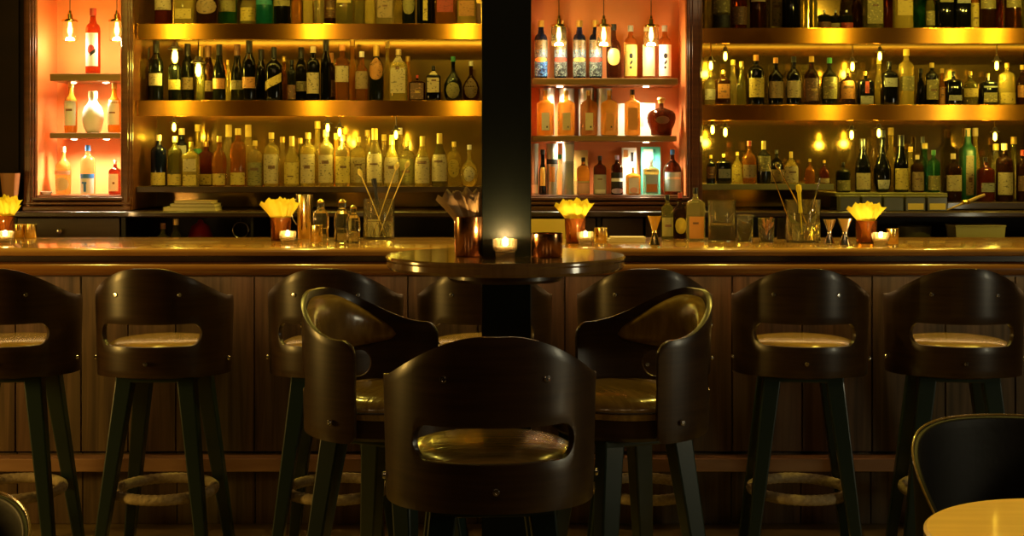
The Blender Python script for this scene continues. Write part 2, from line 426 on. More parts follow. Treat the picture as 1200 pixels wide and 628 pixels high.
# ================================================================== FRONT BAR
BZ = Z(290.5, 5.97)
bar = thing('bar_counter', 'long dark lacquered bar counter with aged oak board front', 'bar counter', (0, 6.3, 0))
off = Matrix.Translation((0, -6.3, 0))
# top slab with bull nosed edge
def extrude_x(prof, x0, x1, off):
    m = MB(); n = len(prof); vs = [(x0, y, z) for y, z in prof] + [(x1, y, z) for y, z in prof]
    fs = [(i, (i+1) % n, n+(i+1) % n, n+i) for i in range(n)] + [tuple(range(n))[::-1], tuple(range(n, 2*n))]
    return m.add(vs, fs, off)
prof = [(5.955+.018*(1-cos(t)) , BZ-.018+.018*sin(t)) for t in [pi/2*k/5 - pi/2 for k in range(0, 11)]]
prof = [(5.973-.018*cos(t), BZ-.018+.018*sin(t)) for t in [(-90+18*k)*pi/180 for k in range(11)]]
obj('countertop', extrude_x(prof + [(6.78, BZ), (6.78, BZ-.036)], -4.1, 4.1, off), M_counter, bar, True)
obj('armrest_rail', extrude_x([(5.95+.035-.035*cos(t), BZ-.092+.030*sin(t)) for t in [(-90+18*k)*pi/180 for k in range(11)]] + [(6.2, BZ-.062), (6.2, BZ-.122)], -4.1, 4.1, off), M_rail, bar, True)
obj('sub_top', MB().box(-4.1, 4.1, 6.02, 6.76, BZ-.13, BZ-.036, off), M_wood_dark, bar, False)
fp = MB(); x = -4.05; random.seed(3)
seams = sorted([X(p, 6.25) for p in (-250,-150,-60, 18, 95, 150, 206, 298, 388, 478, 560, 662, 748, 858, 940, 1022, 1108, 1190, 1280, 1400, 1520)])
for a, b in zip(seams[:-1], seams[1:]):
    fp.box(a+.003, b-.003, 6.25, 6.27, .34, BZ-.12, off)
obj('front_panel', fp, M_planks, bar, False, .002)
obj('carcass', MB().box(-4.1, 4.1, 6.30, 6.74, 0, BZ-.13, off), M_wood_dark, bar, False)
tk = MB()
for a, b in zip(seams[:-1], seams[1:]): tk.box(a+.002, b-.002, 6.275, 6.295, .002, .33, off)
obj('kick_board', tk, M_planks, bar, False, .002)
M_ledge = pbr('ledge_oak', (.34, .18, .085), .45, noise=((3, 20, 20), (.44, .25, .12)))
obj('light_strip', MB().box(-4.05, 4.05, 6.10, 6.11, BZ-.136, BZ-.131, off), M_led3, bar, False)
obj('foot_ledge', MB().box(-4.1, 4.1, 6.17, 6.272, Z(551, 6.2), Z(536, 6.2), off), M_ledge, bar, False, .003)

# ================================================================== PILLAR + ROUND TABLE
TY = 4.60; TX = X(592.5, TY); TZ = Z(309, TY-.4)
pw = .082
o = obj('pillar', MB().box(-pw, pw, -pw, pw, 0, 3.3), M_pillar, None, False, .004, loc=(X(593.5, TY-pw), TY, 0))
tag(o, 'square black green pillar rising through the round table to the ceiling', 'pillar')
t = thing('round_table', 'round lacquered high table fitted around the black pillar', 'table', (TX, TY, TZ))
R = .4035
# top is a ring about the pillar
def slab(R, hw, z0, z1, n=72):
    m = MB(); prof = [(R-.006, z1), (R, z1-.006), (R, z1-.012), (R-.004, z1-.018), (R-.004, z0+.01), (R-.014, z0)]
    vs = []; fs = []
    def sqp(a):
        k = max(abs(cos(a)), abs(sin(a))); return (hw*cos(a)/k, hw*sin(a)/k)
    rings = [[(sqp(2*pi*i/n)[0], sqp(2*pi*i/n)[1], z1) for i in range(n)]]
    for r, z in prof: rings.append([(r*cos(2*pi*i/n), r*sin(2*pi*i/n), z) for i in range(n)])
    rings.append([(sqp(2*pi*i/n)[0], sqp(2*pi*i/n)[1], z0) for i in range(n)])
    for rg in rings: vs += rg
    q = len(rings)
    for j in range(q):
        j2 = (j+1) % q
        for i in range(n):
            i2 = (i+1) % n; fs.append((j*n+i, j*n+i2, j2*n+i2, j2*n+i))
    return m.add(vs, fs)
obj('tabletop', slab(R, pw+.003, -.045, 0), M_tabletop, t, True, sharp=30)
obj('support_collar', slab(.20, pw+.002, -.085, -.0455), M_wood_dark, t, True, sharp=30)

# ================================================================== STOOLS
def sstep(a, b, x):
    t = max(0., min(1., (x-a)/(b-a))); return t*t*(3-2*t)
def make_stool():
    root = thing('bar_stool', '', 'bar stool')
    Rr = .277; A = radians(98); zb = .812; hc = .979; hh = .046; hA = radians(47)
    ths = set()
    for k in range(61): ths.add(-A + 2*A*k/60)
    endw = hh/Rr
    for k in range(13):
        u = hA - endw + endw*sin(k/12*pi/2); ths.add(u); ths.add(-u)
    for k in range(9):
        u = A - .05/Rr*(1-sin(k/8*pi/2)); ths.add(u); ths.add(-u)
    ths = sorted(ths)
    def ztop(th):
        a = abs(th); z = 1.245 - .126*sstep(radians(7), radians(86), a)
        s = (A - a)*Rr
        if s < .05: z -= .05 - sqrt(max(0, .05**2 - (.05-s)**2))
        return z
    def zbot(th):
        s = (A-abs(th))*Rr; z = zb - .012*sstep(0, radians(90), abs(th))
        if s < .03: z += .03 - sqrt(max(0, .03**2 - (.03-s)**2))
        return z
    def hole(th):
        a = abs(th)
        if a >= hA: return hc, hc
        d = 0
        if a > hA-endw: d = (a-(hA-endw))*Rr
        h = sqrt(max(0, hh*hh - d*d))
        return hc-h, hc+h*.95
    def pt(th, z):
        r = Rr + .006*(z-1.0)/.25
        return (r*sin(th), -r*cos(th), z)
    m = MB(); nA, nB = 4, 6; cols = []
    for th in ths:
        lo, hi = hole(th); c = [zbot(th)+(lo-zbot(th))*k/nA for k in range(nA+1)] + [hi+(ztop(th)-hi)*k/nB for k in range(nB+1)]
        cols.append([pt(th, z) for z in c])
    n = nA+nB+2; vs = [p for c in cols for p in c]; fs = []
    for i in range(len(cols)-1):
        for j in range(n-1):
            if j == nA: continue
            fs.append((i*n+j, (i+1)*n+j, (i+1)*n+j+1, i*n+j+1))
    m.add(vs, fs)
    o = obj('backrest', m, M_stoolback, root, True, sharp=50)
    # face outward normals before solidify
    bm = bmesh.new(); bm.from_mesh(o.data)
    f0 = bm.faces[:][len(bm.faces)//2]
    c = f0.calc_center_median()
    if f0.normal.dot(Vector((c.x, c.y, 0))) < 0: bmesh.ops.reverse_faces(bm, faces=bm.faces)
    bm.to_mesh(o.data); bm.free()
    s = o.modifiers.new('solid', 'SOLIDIFY'); s.thickness = .016; s.offset = -1
    b = o.modifiers.new('bevel', 'BEVEL'); b.width = .0022; b.segments = 2; b.limit_method = 'ANGLE'; b.angle_limit = radians(50)
    # inner upholstered pad above the slot
    m = MB(); N, K = 36, 12; vs = []; fs = []
    for i in range(N+1):
        for j in range(K+1):
            u = -1+2*i/N; v = -1+2*j/K
            th = u*radians(66); a_ = abs(u)
            zt = ztop(th)-.022; zl = hc+.052; zm = (zt+zl)/2; hz = (zt-zl)/2*max(0, 1-a_**3)**.45
            ed = max(0, 1-a_**3)*max(0, 1-abs(v)**3)
            r = Rr-.0145 - .036*ed**.5
            vs.append((r*sin(th), -r*cos(th), zm+hz*v))
    for i in range(N):
        for j in range(K): fs.append((i*(K+1)+j, (i+1)*(K+1)+j, (i+1)*(K+1)+j+1, i*(K+1)+j+1))
    obj('back_pad', m.add(vs, fs), M_leather, root, True)
    # seat cushion and base
    sr = .243
    obj('seat', MB().lathe([(0, .945), (.08, .944), (.15, .940), (.20, .932), (.228, .918), (sr, .900), (sr, .885), (sr-.006, .868), (0, .866)], 48), M_leather, root)
    obj('seat_base', MB().lathe([(0, .866), (sr-.008, .866), (sr-.008, .812), (sr-.02, .800), (0, .800)], 48), M_stoolback, root)
    obj('seat_piping', MB().tube([((sr+.001)*cos(2*pi*k/48), (sr+.001)*sin(2*pi*k/48), .892) for k in range(48)], .0035, 6, True), M_leather_dark, root)
    obj('under_frame', MB().box(-.16, .16, -.16, .16, .775, .80), M_leg, root, False, .006)
    for sx in (-1, 1):
        for sy in (-1, 1):
            top = Vector((sx*.125, sy*.125, .785)); bot = Vector((sx*.222, sy*.215, 0.))
            vs = []
            for c, w in ((top, .035), (bot, .021)):
                for a, b in ((-1,-1),(1,-1),(1,1),(-1,1)): vs.append((c.x+a*w, c.y+b*w, c.z))
            obj('leg', MB().add(vs, [(0,3,2,1),(4,5,6,7),(0,1,5,4),(1,2,6,5),(2,3,7,6),(3,0,4,7)]), M_leg, root, False, .006)
    # rope bound foot ring
    fr = .197
    pts = [(fr*cos(2*pi*k/96), fr*sin(2*pi*k/96), .31) for k in range(96)]
    obj('foot_ring', MB().tube(pts, [.021+.0016*(k % 2) for k in range(96)], 10, True), M_rope, root)
    for th, z in ((radians(-27), 1.139), (radians(27), 1.139), (0, .868), (radians(-80), .862), (radians(80), .862)):
        r = Rr+.004
        mt = Matrix.Translation((r*sin(th), -r*cos(th), z)) @ Matrix.Rotation(th, 4, 'Z') @ Matrix.Rotation(pi/2, 4, 'X')
        obj('bolt', MB().lathe([(0, -.003), (.0095, -.003), (.0095, .001), (.0075, .004), (.0038, .0042), (.003, .0015), (0, .0015)], 16, mt), M_steel, root)
    return root
proto = make_stool(); used = [False]
def stool(px, Y, deg, label):
    o = proto if not used[0] else copy_tree(proto)
    used[0] = True
    o.location = (X(px, Y), Y, 0); o.rotation_euler = (0, 0, radians(deg))
    o['label'] = label; o['group'] = 'barrel back stools'
    return o
stool(574, 3.60, 4, 'large curved back bar stool in the foreground before the round table')
stool(455, 4.46, -115, 'stool turned sideways at the left of the round table')
stool(732, 4.46, 115, 'stool turned sideways at the right of the round table')
stool(15, 5.67, 3, 'leftmost stool at the bar, cut by the picture edge')
stool(194, 5.67, -2, 'stool at the bar, below the left stack of books')
stool(394, 5.67, -2, 'stool at the bar behind the left sideways stool')
stool(568, 5.67, 0, 'stool at the bar hidden behind the pillar and round table')
stool(755, 5.67, -3, 'stool at the bar behind the right sideways stool')
stool(937, 5.67, -6, 'stool at the bar, second from the right edge')
stool(1116, 5.67, -7, 'rightmost stool at the bar, above the low lounge chair')

# ================================================================== BOTTLES
def profile(kind, r, h):
    """returns (body profile, squareness, neck radius, neck top z, body zone)"""
    n = .0125*min(1.25, h/.28); n = min(n, r*.5)
    if kind == 'wine':
        p = [(0,.004),(r*.6,0),(r*.96,.002),(r,.01),(r,h*.60),(r*.96,h*.65),(r*.78,h*.70),(n*1.25,h*.76),(n,h*.80),(n,h*.97),(n*1.12,h*.975),(n*1.12,h*.99),(0,h*.99)]; sq = 0
    elif kind == 'burg':
        p = [(0,.004),(r*.6,0),(r*.96,.002),(r,.01),(r,h*.46),(r*.93,h*.54),(r*.72,h*.63),(r*.5,h*.71),(n*1.2,h*.80),(n,h*.97),(n*1.12,h*.975),(0,h*.99)]; sq = 0
    elif kind == 'spirit':
        p = [(0,.004),(r*.7,0),(r*.97,.002),(r,.01),(r,h*.66),(r*.97,h*.70),(r*.82,h*.745),(r*.5,h*.775),(n*1.2,h*.80),(n,h*.84),(n,h*.98),(0,h*.98)]; sq = 0
    elif kind == 'square':
        p = [(0,.004),(r*.7,0),(r*.95,.002),(r,.01),(r,h*.68),(r*.93,h*.72),(r*.6,h*.76),(n*1.2,h*.79),(n,h*.83),(n,h*.98),(0,h*.98)]; sq = .55
    elif kind == 'round':
        p = [(0,.004),(r*.7,0),(r*.9,.003),(r*.95,.02),(r,h*.35),(r,h*.52),(r*.94,h*.60),(r*.75,h*.67),(r*.45,h*.72),(n*1.1,h*.77),(n,h*.82),(n,h*.98),(0,h*.98)]; sq = 0
    elif kind == 'flask':
        p = [(0,.004),(r*.5,0),(r*.7,.004),(r*.92,h*.12),(r,h*.25),(r*.97,h*.38),(r*.75,h*.50),(r*.45,h*.58),(n*1.1,h*.66),(n,h*.72),(n,h*.98),(0,h*.98)]; sq = 0
    elif kind == 'slim':
        p = [(0,.004),(r*.7,0),(r*.97,.002),(r,.01),(r*.98,h*.50),(r*.85,h*.58),(r*.5,h*.68),(n,h*.76),(n,h*.98),(0,h*.98)]; sq = 0
    elif kind == 'decanter':
        p = [(0,.01),(r*.55,0),(r*.70,.004),(r*.74,h*.16),(r*.95,h*.34),(r,h*.46),(r*.96,h*.56),(r*.78,h*.64),(r*.35,h*.70),(n*1.3,h*.73),(n*1.2,h*.86),(0,h*.86)]; sq = 0
    elif kind == 'gourd':
        p = [(0,.004),(r*.5,0),(r*.62,.004),(r*.85,h*.14),(r,h*.34),(r*.97,h*.48),(r*.78,h*.62),(r*.48,h*.72),(r*.36,h*.78),(r*.40,h*.82),(r*.36,h*.98),(0,h)]; sq = 0
    elif kind == 'tube':
        p = [(0,0),(r,0),(r,h*.93),(r*1.03,h*.93),(r*1.03,h),(0,h)]; sq = 0
    return p, sq, n
CACHE = {}
def q(v, s=.002): return round(v/s)*s
def body_mesh(kind, r, h, mat):
    key = ('b', kind, r, h, mat.name)
    if key not in CACHE:
        p, sq, n = profile(kind, r, h)
        CACHE[key] = MB().lathe(p, 20, sq=sq).mesh('bottle_' + kind, mat, True, 50)
    return CACHE[key]
def rad_at(p, z):
    for (r0, z0), (r1, z1) in zip(p[1:-1], p[2:]):
        if z0 <= z <= z1 and z1 > z0: return r0+(r1-r0)*(z-z0)/(z1-z0)
    return p[3][0]
def label_mesh(kind, r, h, z0, z1, arc, shape, col, lift=.0008, x0=-1., x1=1.):
    key = ('l', DIM[0], kind, r, h, z0, z1, arc, shape, col, lift, x0, x1)
    if key in CACHE: return CACHE[key]
    p, sq, n = profile(kind, r, h); N = 12; K = 6; vs = []; fs = []
    rot = pi/4 if False else 0
    for i in range(N+1):
        u = x0 + (x1-x0)*i/N
        a = -pi/2 + u*arc
        uu = -1 + 2*i/N
        for j in range(K+1):
            v = j/K
            if shape == 'oval':
                s = sqrt(max(0, 1-uu*uu)); z = (z0+z1)/2 + (z1-z0)/2*(2*v-1)*s
            elif shape == 'diag': z = z0+(z1-z0)*(.25+.5*v) + (z1-z0)*.28*uu
            elif shape == 'shield': z = z0+(z1-z0)*(abs(uu)*.35 + v*(1-abs(uu)*.35))
            else: z = z0+(z1-z0)*v
            rr = (rad_at(p, z)+lift)*sqf(a, sq)
            vs.append((rr*cos(a), rr*sin(a), z))
    for i in range(N):
        for j in range(K): fs.append((i*(K+1)+j, (i+1)*(K+1)+j, (i+1)*(K+1)+j+1, i*(K+1)+j+1))
    mm = MB(); mm.add(vs, fs)
    CACHE[key] = mm.mesh('paper_label', labmat(col), True)
    return CACHE[key]
def cap_mesh(n, z0, z1, col, kind='cap'):
    key = ('c', n, z0, z1, col, kind)
    if key not in CACHE:
        r = n*1.18
        if kind == 'ball': pr = [(0, z0), (r, z0), (r, z0+(z1-z0)*.35)] + [(r*1.35*sin(t), z0+(z1-z0)*.65-(z1-z0)*.35*cos(t)) for t in (1.0, 1.5, 2.1, 2.7)] + [(0, z1)]
        else: pr = [(0, z0), (r, z0), (r, z1-.002), (r*.85, z1), (0, z1)]
        CACHE[key] = MB().lathe(pr, 14).mesh('bottle_cap', capmat(col), True)
    return CACHE[key]

def add_bottle(x, y, z, h, r, kind, gcol, cap, labs, name='bottle'):
    """labs: list of (colour, f0, f1, arc, shape)"""
    h = q(h, .004); r = q(r, .001)
    root = thing(name, '', 'bottle', (x, y, z))
    mat = GL[gcol][0]
    link('glass', body_mesh(kind, r, h, mat), root)
    p, sq, n = profile(kind, r, h)
    if cap:
        ck = 'cap'; c = cap
        if cap.startswith('ball_'): ck = 'ball'; c = cap[5:]
        if kind == 'decanter': link('stopper', cap_mesh(n*1.6, h*.84, h, c, 'ball'), root)
        elif kind == 'gourd': link('cap', cap_mesh(r*.36, h*.84, h, c), root)
        elif kind in ('wine', 'burg'): link('cap', cap_mesh(n*1.02, h*.80, h, c), root)
        else: link('cap', cap_mesh(n, h*.885, h, c, ck), root)
    for k, L in enumerate(labs):
        col, f0, f1, arc, shape = L[:5]
        lb = link('label', label_mesh(kind, r, h, q(h*f0), q(h*f1), arc, shape, col, .0008+.0004*k), root)
        if shape in ('rect', 'shield') and (f1-f0) > .38 and len(L) < 6:
            ink = 'brown' if col not in ('black', 'brown', 'blue', 'green', 'red') else 'gold'
            pw_ = random.choice((.06, .09, .12)); a = f0+(f1-f0)*random.uniform(.3, .75); b = a+(f1-f0)*pw_; e0 = random.uniform(-.6, -.2); e1 = random.uniform(.2, .6)
            link('label_print', label_mesh(kind, r, h, q(h*a, .001), q(h*b, .001), arc, 'rect', ink, .0016+.0004*k, e0, e1), lb)
    return root

ORD = ['first','second','third','fourth','fifth','sixth','seventh','eighth','ninth','tenth','eleventh','twelfth','thirteenth','fourteenth','fifteenth','sixteenth']
KW = {'wine':'wine bottle','burg':'sloping bottle','spirit':'bottle','square':'square bottle','round':'rounded bottle','flask':'bulbous bottle','slim':'slender bottle','decanter':'squat decanter','gourd':'gourd shaped bottle','tube':'gift tube'}
def shelf_row(text, base, Yf, where, group, Yb=None, kfront=0):
    """rows of: px top width kind glass cap label:f0:f1[:shape[:arc]]|..."""
    items = []
    for ln in text.strip().split('\n'):
        w = ln.split()
        if not w or w[0].startswith('#'): continue
        items.append(w)
    items.sort(key=lambda w: float(w[0]))
    Yb = Yb or Yf+.15
    placed = []
    made = []
    for w in sorted(items, key=lambda w: -float(w[1])*0 - float(w[2])):
        px, top, wd = float(w[0]), float(w[1]), float(w[2])
        for Y in (Yf, Yb, Yb+.09, Yf-.05):
            x = X(px, Y); r = max(.014, wd/2/F*Y)
            ok = all((x-a)**2+(Y-b)**2 > (r+c+.002)**2 for a, b, c in placed)
            if ok: break
        if not ok:
            for s in range(1, 40):      # slide sideways until it stands free
                for d in (s*.003, -s*.003):
                    for Y in (Yf, Yb):
                        x = X(px, Y)+d
                        if all((x-a)**2+(Y-b)**2 > (r*.9+c+.002)**2 for a, b, c in placed): ok = True; r *= .9; break
                    if ok: break
                if ok: break
        if not ok: continue
        placed.append((x, Y, r)); made.append((x, Y, r, w))
    made.sort(key=lambda m: m[0]*7.6/m[1])
    n = len(made)
    for i, (x, Y, r, w) in enumerate(made):
        z = base
        ztop = Z(float(w[1]), Y); h = max(.10, ztop-z)
        kind, g, cap, lab = w[3], w[4], w[5], w[6]
        labs = []; words = ''
        if lab != '-':
            for part in lab.split('|'):
                s = part.split(':'); c = s[0]
                sh = s[3] if len(s) > 3 and s[3] else 'rect'
                arc = float(s[4]) if len(s) > 4 else (1.15 if kind != 'square' else .72)
                labs.append((c, float(s[1]), float(s[2]), arc, sh))
            words = ' with %s label' % LC[labs[0][0]][1]
            if labs[0][4] == 'diag': words = ' with slanting %s label' % LC[labs[0][0]][1]
            if labs[0][4] == 'oval': words = ' with oval %s label' % LC[labs[0][0]][1]
        o = add_bottle(x, Y, z, h, r, kind, g, None if cap == '-' else cap, labs, 'gift_tube' if kind == 'tube' else 'bottle')
        if kind == 'tube': o['category'] = 'gift tube'
        pos = '%s from %s' % ((ORD[i], 'left') if i < (n+1)//2 else (ORD[n-1-i], 'right'))
        nm = GL[g][1] + ' ' + KW[kind]
        for cand in ('%s%s, %s, %s' % (nm, words, pos, where), '%s, %s, %s' % (nm, pos, where)):
            if len(cand.split()) <= 16: break
        o['label'] = cand
        if DEBUG: print('DBG', o.name, w[0], cand)
        o['group'] = group
    return made

TOPL = """
192 -30 21 spirit rd black cream:.3:.7
217 -34 23 square yl gold yellow:.12:.3|tan:.5:.7
243 -22 26 round br black tan:.25:.6:oval
267 -34 22 spirit gr gold olive:.28:.62
291 -20 19 slim cl white yellow:.15:.45
310 -30 20 spirit te black teal:.4:.7
331 -34 20 spirit bk gold olive:.35:.75
348 -24 12 slim am gold -
361 -30 12 slim yl gold -
374 -22 12 spirit cl gold -
387 -26 15 spirit br black brown:.2:.6
404 -34 20 square ol gold yellow:.4:.7
421 -28 12 slim ol white -
434 -20 13 slim yl gold -
452 -28 21 square cl gold tan:.15:.55
467 -22 9 slim yl gold -
479 -34 15 spirit dk black olive:.2:.6:oval
499 -26 21 spirit bk gold yellow:.1:.6:rect:.25
522 -30 23 square am gold red:.25:.6
547 -22 22 square yl gold orange:.2:.55
"""
DIM[0] = .55  # backlit shade painted into the left bay labels
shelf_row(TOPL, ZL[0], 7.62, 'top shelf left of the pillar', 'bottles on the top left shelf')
MIDL = """
173 56 9 wine br black -
183 48 17 wine dk black cream:.26:.46
205 62 15 spirit dk black yellow:.24:.44
220 51 15 wine dk black tan:.22:.42
235 54 10 wine ol gold -
244 54 13 wine br brown tan:.20:.38
257 52 15 burg dk black orange:.22:.40
267 70 6 slim yl gold -
278 52 15 burg dk brown cream:.22:.38
292 48 16 wine bk black orange:.22:.40
306 58 12 wine bk black -
321 55 20 wine bk black yellow:.20:.52:diag
333 66 8 slim am gold -
342 70 10 spirit dk black brown:.05:.4
353 55 14 wine dk black cream:.20:.38
367 54 15 spirit bk cream cream:.14:.52
382 45 12 wine bk black -
388 62 12 wine br orange brown:.12:.45
401 52 17 spirit am orange cream:.34:.62
413 45 10 slim hn gold -
424 60 16 round am white tan:.25:.60
441 53 17 wine dk gold orange:.38:.78:oval:1.2
454 48 9 slim yl yellow -
467 58 21 square yl cream cream:.16:.86
478 66 10 slim hn gold -
489 88 19 square br red brown:.08:.80
508 77 17 square bk black cream:.25:.85
531 66 22 flask dk green olive:.06:.42:oval:.8
552 72 20 flask br white tan:.10:.60:oval:.9
"""
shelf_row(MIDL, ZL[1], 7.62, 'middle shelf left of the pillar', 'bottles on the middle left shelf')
LOWL = """
186 158 18 spirit nv cream yellow:.03:.27
205 160 17 spirit ol yellow yellow:.03:.25
213 150 13 spirit nv cream white:.5:.7:shield
224 166 18 square yl yellow yellow:.03:.27|cream:.34:.62
232 146 13 slim yl yellow green:.44:.6
242 166 18 square rd gold yellow:.03:.27
257 160 17 round am gold yellow:.03:.26
268 146 13 wine cl yellow -
279 150 18 spirit am yellow yellow:.03:.24
291 146 13 wine yl yellow -
299 165 18 spirit cl yellow olive:.03:.52
318 155 18 spirit yl yellow cream:.06:.60
331 160 11 slim cl gold -
342 160 18 burg yl yellow yellow:.06:.48
352 162 9 slim ol gold -
361 155 18 spirit yl yellow cream:.07:.60
372 142 12 slim yl yellow -
382 152 18 spirit cl yellow cream:.07:.56
394 156 10 slim hn yellow -
402 158 18 spirit cl yellow yellow:.07:.58
420 160 18 spirit yl yellow cream:.07:.58
431 152 11 slim yl yellow -
439 150 19 burg cl yellow cream:.07:.56
450 158 10 slim cl yellow -
459 158 18 burg yl yellow cream:.07:.56
469 150 9 slim cl white -
477 165 18 spirit cl yellow olive:.07:.60
495 160 18 burg yl yellow cream:.07:.58
515 156 19 burg ol yellow cream:.10:.60
532 166 17 spirit yl yellow yellow:.20:.60:oval:.9
550 170 20 flask yl white cream:.12:.48:oval:.7
"""
shelf_row(LOWL, ZL[2], 7.60, 'bottom shelf left of the pillar', 'bottles on the lowest left shelf', Yb=7.735)
TOPR = """
830 -28 11 spirit yl gold -
845 -30 21 spirit ol black olive:.30:.66|black:.04:.26
866 -24 19 round rd gold brown:.1:.45
888 -30 18 spirit br gold cream:.50:.80
909 -26 19 square ol gold tan:.10:.6
927 -30 21 spirit bk black -
942 -24 10 slim yl gold -
953 -26 10 slim ol gold -
966 12 15 spirit dk white brown:.1:.4
979 12 12 spirit dk white cream:.1:.4
992 12 15 spirit dk white red:.05:.35
1005 -24 14 slim br gold -
1023 -30 22 square ol yellow olive:.10:.76
1040 -26 13 spirit rd gold -
1058 -30 21 square yl gold yellow:.25:.75
1078 -26 19 round gr gold -
1090 -20 11 slim ol gold olive:.1:.4
1107 -26 19 square bk gold olive:.52:.62
1127 -26 19 square bk gold grey:.5:.6
1142 -28 10 slim am gold yellow:.05:.5
1157 -30 19 spirit br yellow olive:.38:.74
1171 -24 10 slim rd black -
1187 -30 19 spirit br gold olive:.40:.70
1204 -28 13 spirit ol gold -
"""
DIM[0] = .40  # right bay labels painted darker for its dimmer light
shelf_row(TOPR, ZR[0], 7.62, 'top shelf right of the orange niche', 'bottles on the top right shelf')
MIDR = """
832 84 13 spirit cl gold white:.2:.5
847 82 17 square br gold orange:.20:.60
859 70 11 slim cl yellow -
869 72 11 slim ol gold -
886 64 19 spirit bk orange yellow:.16:.54
909 68 18 round bk orange tan:.16:.50
930 66 18 round bk black cream:.16:.50
951 66 18 round br gold brown:.10:.55
972 68 18 round dk green olive:.14:.60
993 80 18 round br gold orange:.18:.66
1014 84 18 square bk gold grey:.05:.28|red:.35:.7:rect:.25
1030 68 10 slim yl yellow -
1042 72 18 square bk black grey:.42:.62
1062 58 18 spirit yl yellow olive:.26:.52
1079 80 10 slim bk black -
1092 74 15 spirit bk yellow olive:.14:.60
1104 80 7 slim am gold orange:.05:.5
1117 84 18 square bk black grey:.15:.3
1137 84 18 round ol gold yellow:.25:.5
1158 86 19 square bk gold olive:.10:.4|grey:.55:.6
1180 74 19 spirit yl gold yellow:.05:.3
1198 76 14 round br gold orange:.2:.5
"""
shelf_row(MIDR, ZR[1], 7.62, 'middle shelf right of the orange niche', 'bottles on the middle right shelf')
LOWR1 = """
833 182 10 spirit dk gold brown:.2:.6
848 180 17 square bk yellow grey:.2:.5
864 178 14 slim yl gold yellow:.05:.5
878 165 17 round am red tan:.15:.45
895 165 16 wine dk yellow olive:.3:.65
910 175 16 round bk black tan:.05:.42
927 178 17 burg yl yellow cream:.05:.55
949 186 12 slim am yellow -
966 188 12 slim rd gold cream:.05:.25
"""
shelf_row(LOWR1, ZR[2], 7.60, 'short olive shelf beside the niche', 'bottles on the short olive shelf')
LOWR2 = """
988 190 17 spirit dk black olive:.06:.40
1011 162 18 burg bk black cream:.05:.36
1034 152 20 flask bk black white:.06:.20:rect:.8
1056 158 17 burg bk black yellow:.05:.42
1044 150 11 slim yl yellow -
1075 182 15 spirit br cream tan:.05:.55
1084 168 11 slim gr yellow -
1067 172 11 slim yl gold -
1094 176 15 spirit gr green olive:.05:.40
1081 160 9 slim dk black -
"""
shelf_row(LOWR2, RZ, 7.62, 'riser over the garnish bins', 'bottles on the riser')
LOWR3 = """
1117 180 19 spirit br cream cream:.22:.55
1134 150 17 square gc cream cream:.08:.62:rect:.5
1143 150 11 slim yl cream -
1155 184 18 square rd black grey:.22:.42
1167 168 12 round cl yellow -
1177 168 19 spirit br cream cream:.12:.50
1188 160 12 slim ol gold -
1199 176 15 spirit br red brown:.2:.5
"""
shelf_row(LOWR3, Z(237, 7.5)+.0005, 7.62, 'dark plinth at the right end', 'bottles on the plinth at the right')

DIM[0] = 1.0
# ---- niche bottles, built one by one
def nb(px, top, w, basepx, kind, g, cap, labs, label, Y=7.60, base=None, name='bottle', group='bottles in the lit niches'):
    z = base
    o = add_bottle(X(px, Y), Y, z, Z(top, Y)-z, w/2/F*Y, kind, g, cap, labs, name)
    o['label'] = label; o['group'] = group
    if name == 'gift_tube': o['category'] = 'gift tube'
    return o
def deco(root, col, kind, f0, f1, arc, x0, x1, shape='rect', lift=.002):
    h = None
    g = [c for c in root.children if c.name.startswith('glass')][0]
    zs = [v.co.z for v in g.data.vertices]; h = q(max(zs)/( .99 if kind in ('wine','burg') else .98), .004)
    rr = q(max(v.co.x for v in g.data.vertices)/1.0, .001)
    if kind == 'square': rr = q(max(v.co.x for v in g.data.vertices), .001)
    link('label_art', label_mesh(kind, rr, h, q(h*f0, .001), q(h*f1, .001), arc, shape, col, lift, x0, x1), root)
zN = [Z(86, 7.5)+.001, Z(155.5, 7.5)+.001, Z(229, YF)]
o = nb(109, 10, 17, 85, 'spirit', 'ro', 'red', [('white', .12, .62, 1.0, 'rect', 0)], 'rose pink bottle with white swirl label on the upper far left niche shelf', base=zN[0])
deco(o, 'red', 'spirit', .30, .44, 1.0, -.5, .5, 'oval'); deco(o, 'black', 'spirit', .27, .38, 1.0, -.1, .6, 'diag', .0026)
nb(83, 95, 15, 155, 'round', 'hn', 'gold', [('white', .14, .62, 1.1, 'rect')], 'honey bottle with big white label left of the white gourd bottle', base=zN[1])
nb(109, 107, 25, 155, 'gourd', 'wh', 'cream', [], 'white porcelain gourd bottle in the far left niche', base=zN[1])
nb(134, 98, 15, 155, 'round', 'hn', 'gold', [('white', .16, .66, 1.1, 'rect')], 'honey bottle with white label right of the white gourd bottle', base=zN[1])
nb(74, 172, 18, 226, 'round', 'yl', 'pink', [('pink', .42, .50, 1.3, 'rect'), ('cream', .08, .36, 1.1, 'oval')], 'pale yellow bottle with pink stopper at niche floor, far left', base=zN[2])
o = nb(103, 170, 17, 226, 'spirit', 'cl', 'blue', [('white', .02, .34, 1.2, 'rect', 0), ('blue', .33, .42, 1.25, 'rect', 0)], 'clear bottle with blue cap and blue and white label', base=zN[2])
deco(o, 'blue', 'spirit', .22, .26, 1.2, -.5, .1); deco(o, 'blue', 'spirit', .06, .22, 1.2, -.25, .05)
nb(135, 188, 13, 226, 'square', 'rd', 'white', [('white', .10, .60, .7, 'rect')], 'small dark red bottle with white stopper beside the niche frame', base=zN[2])
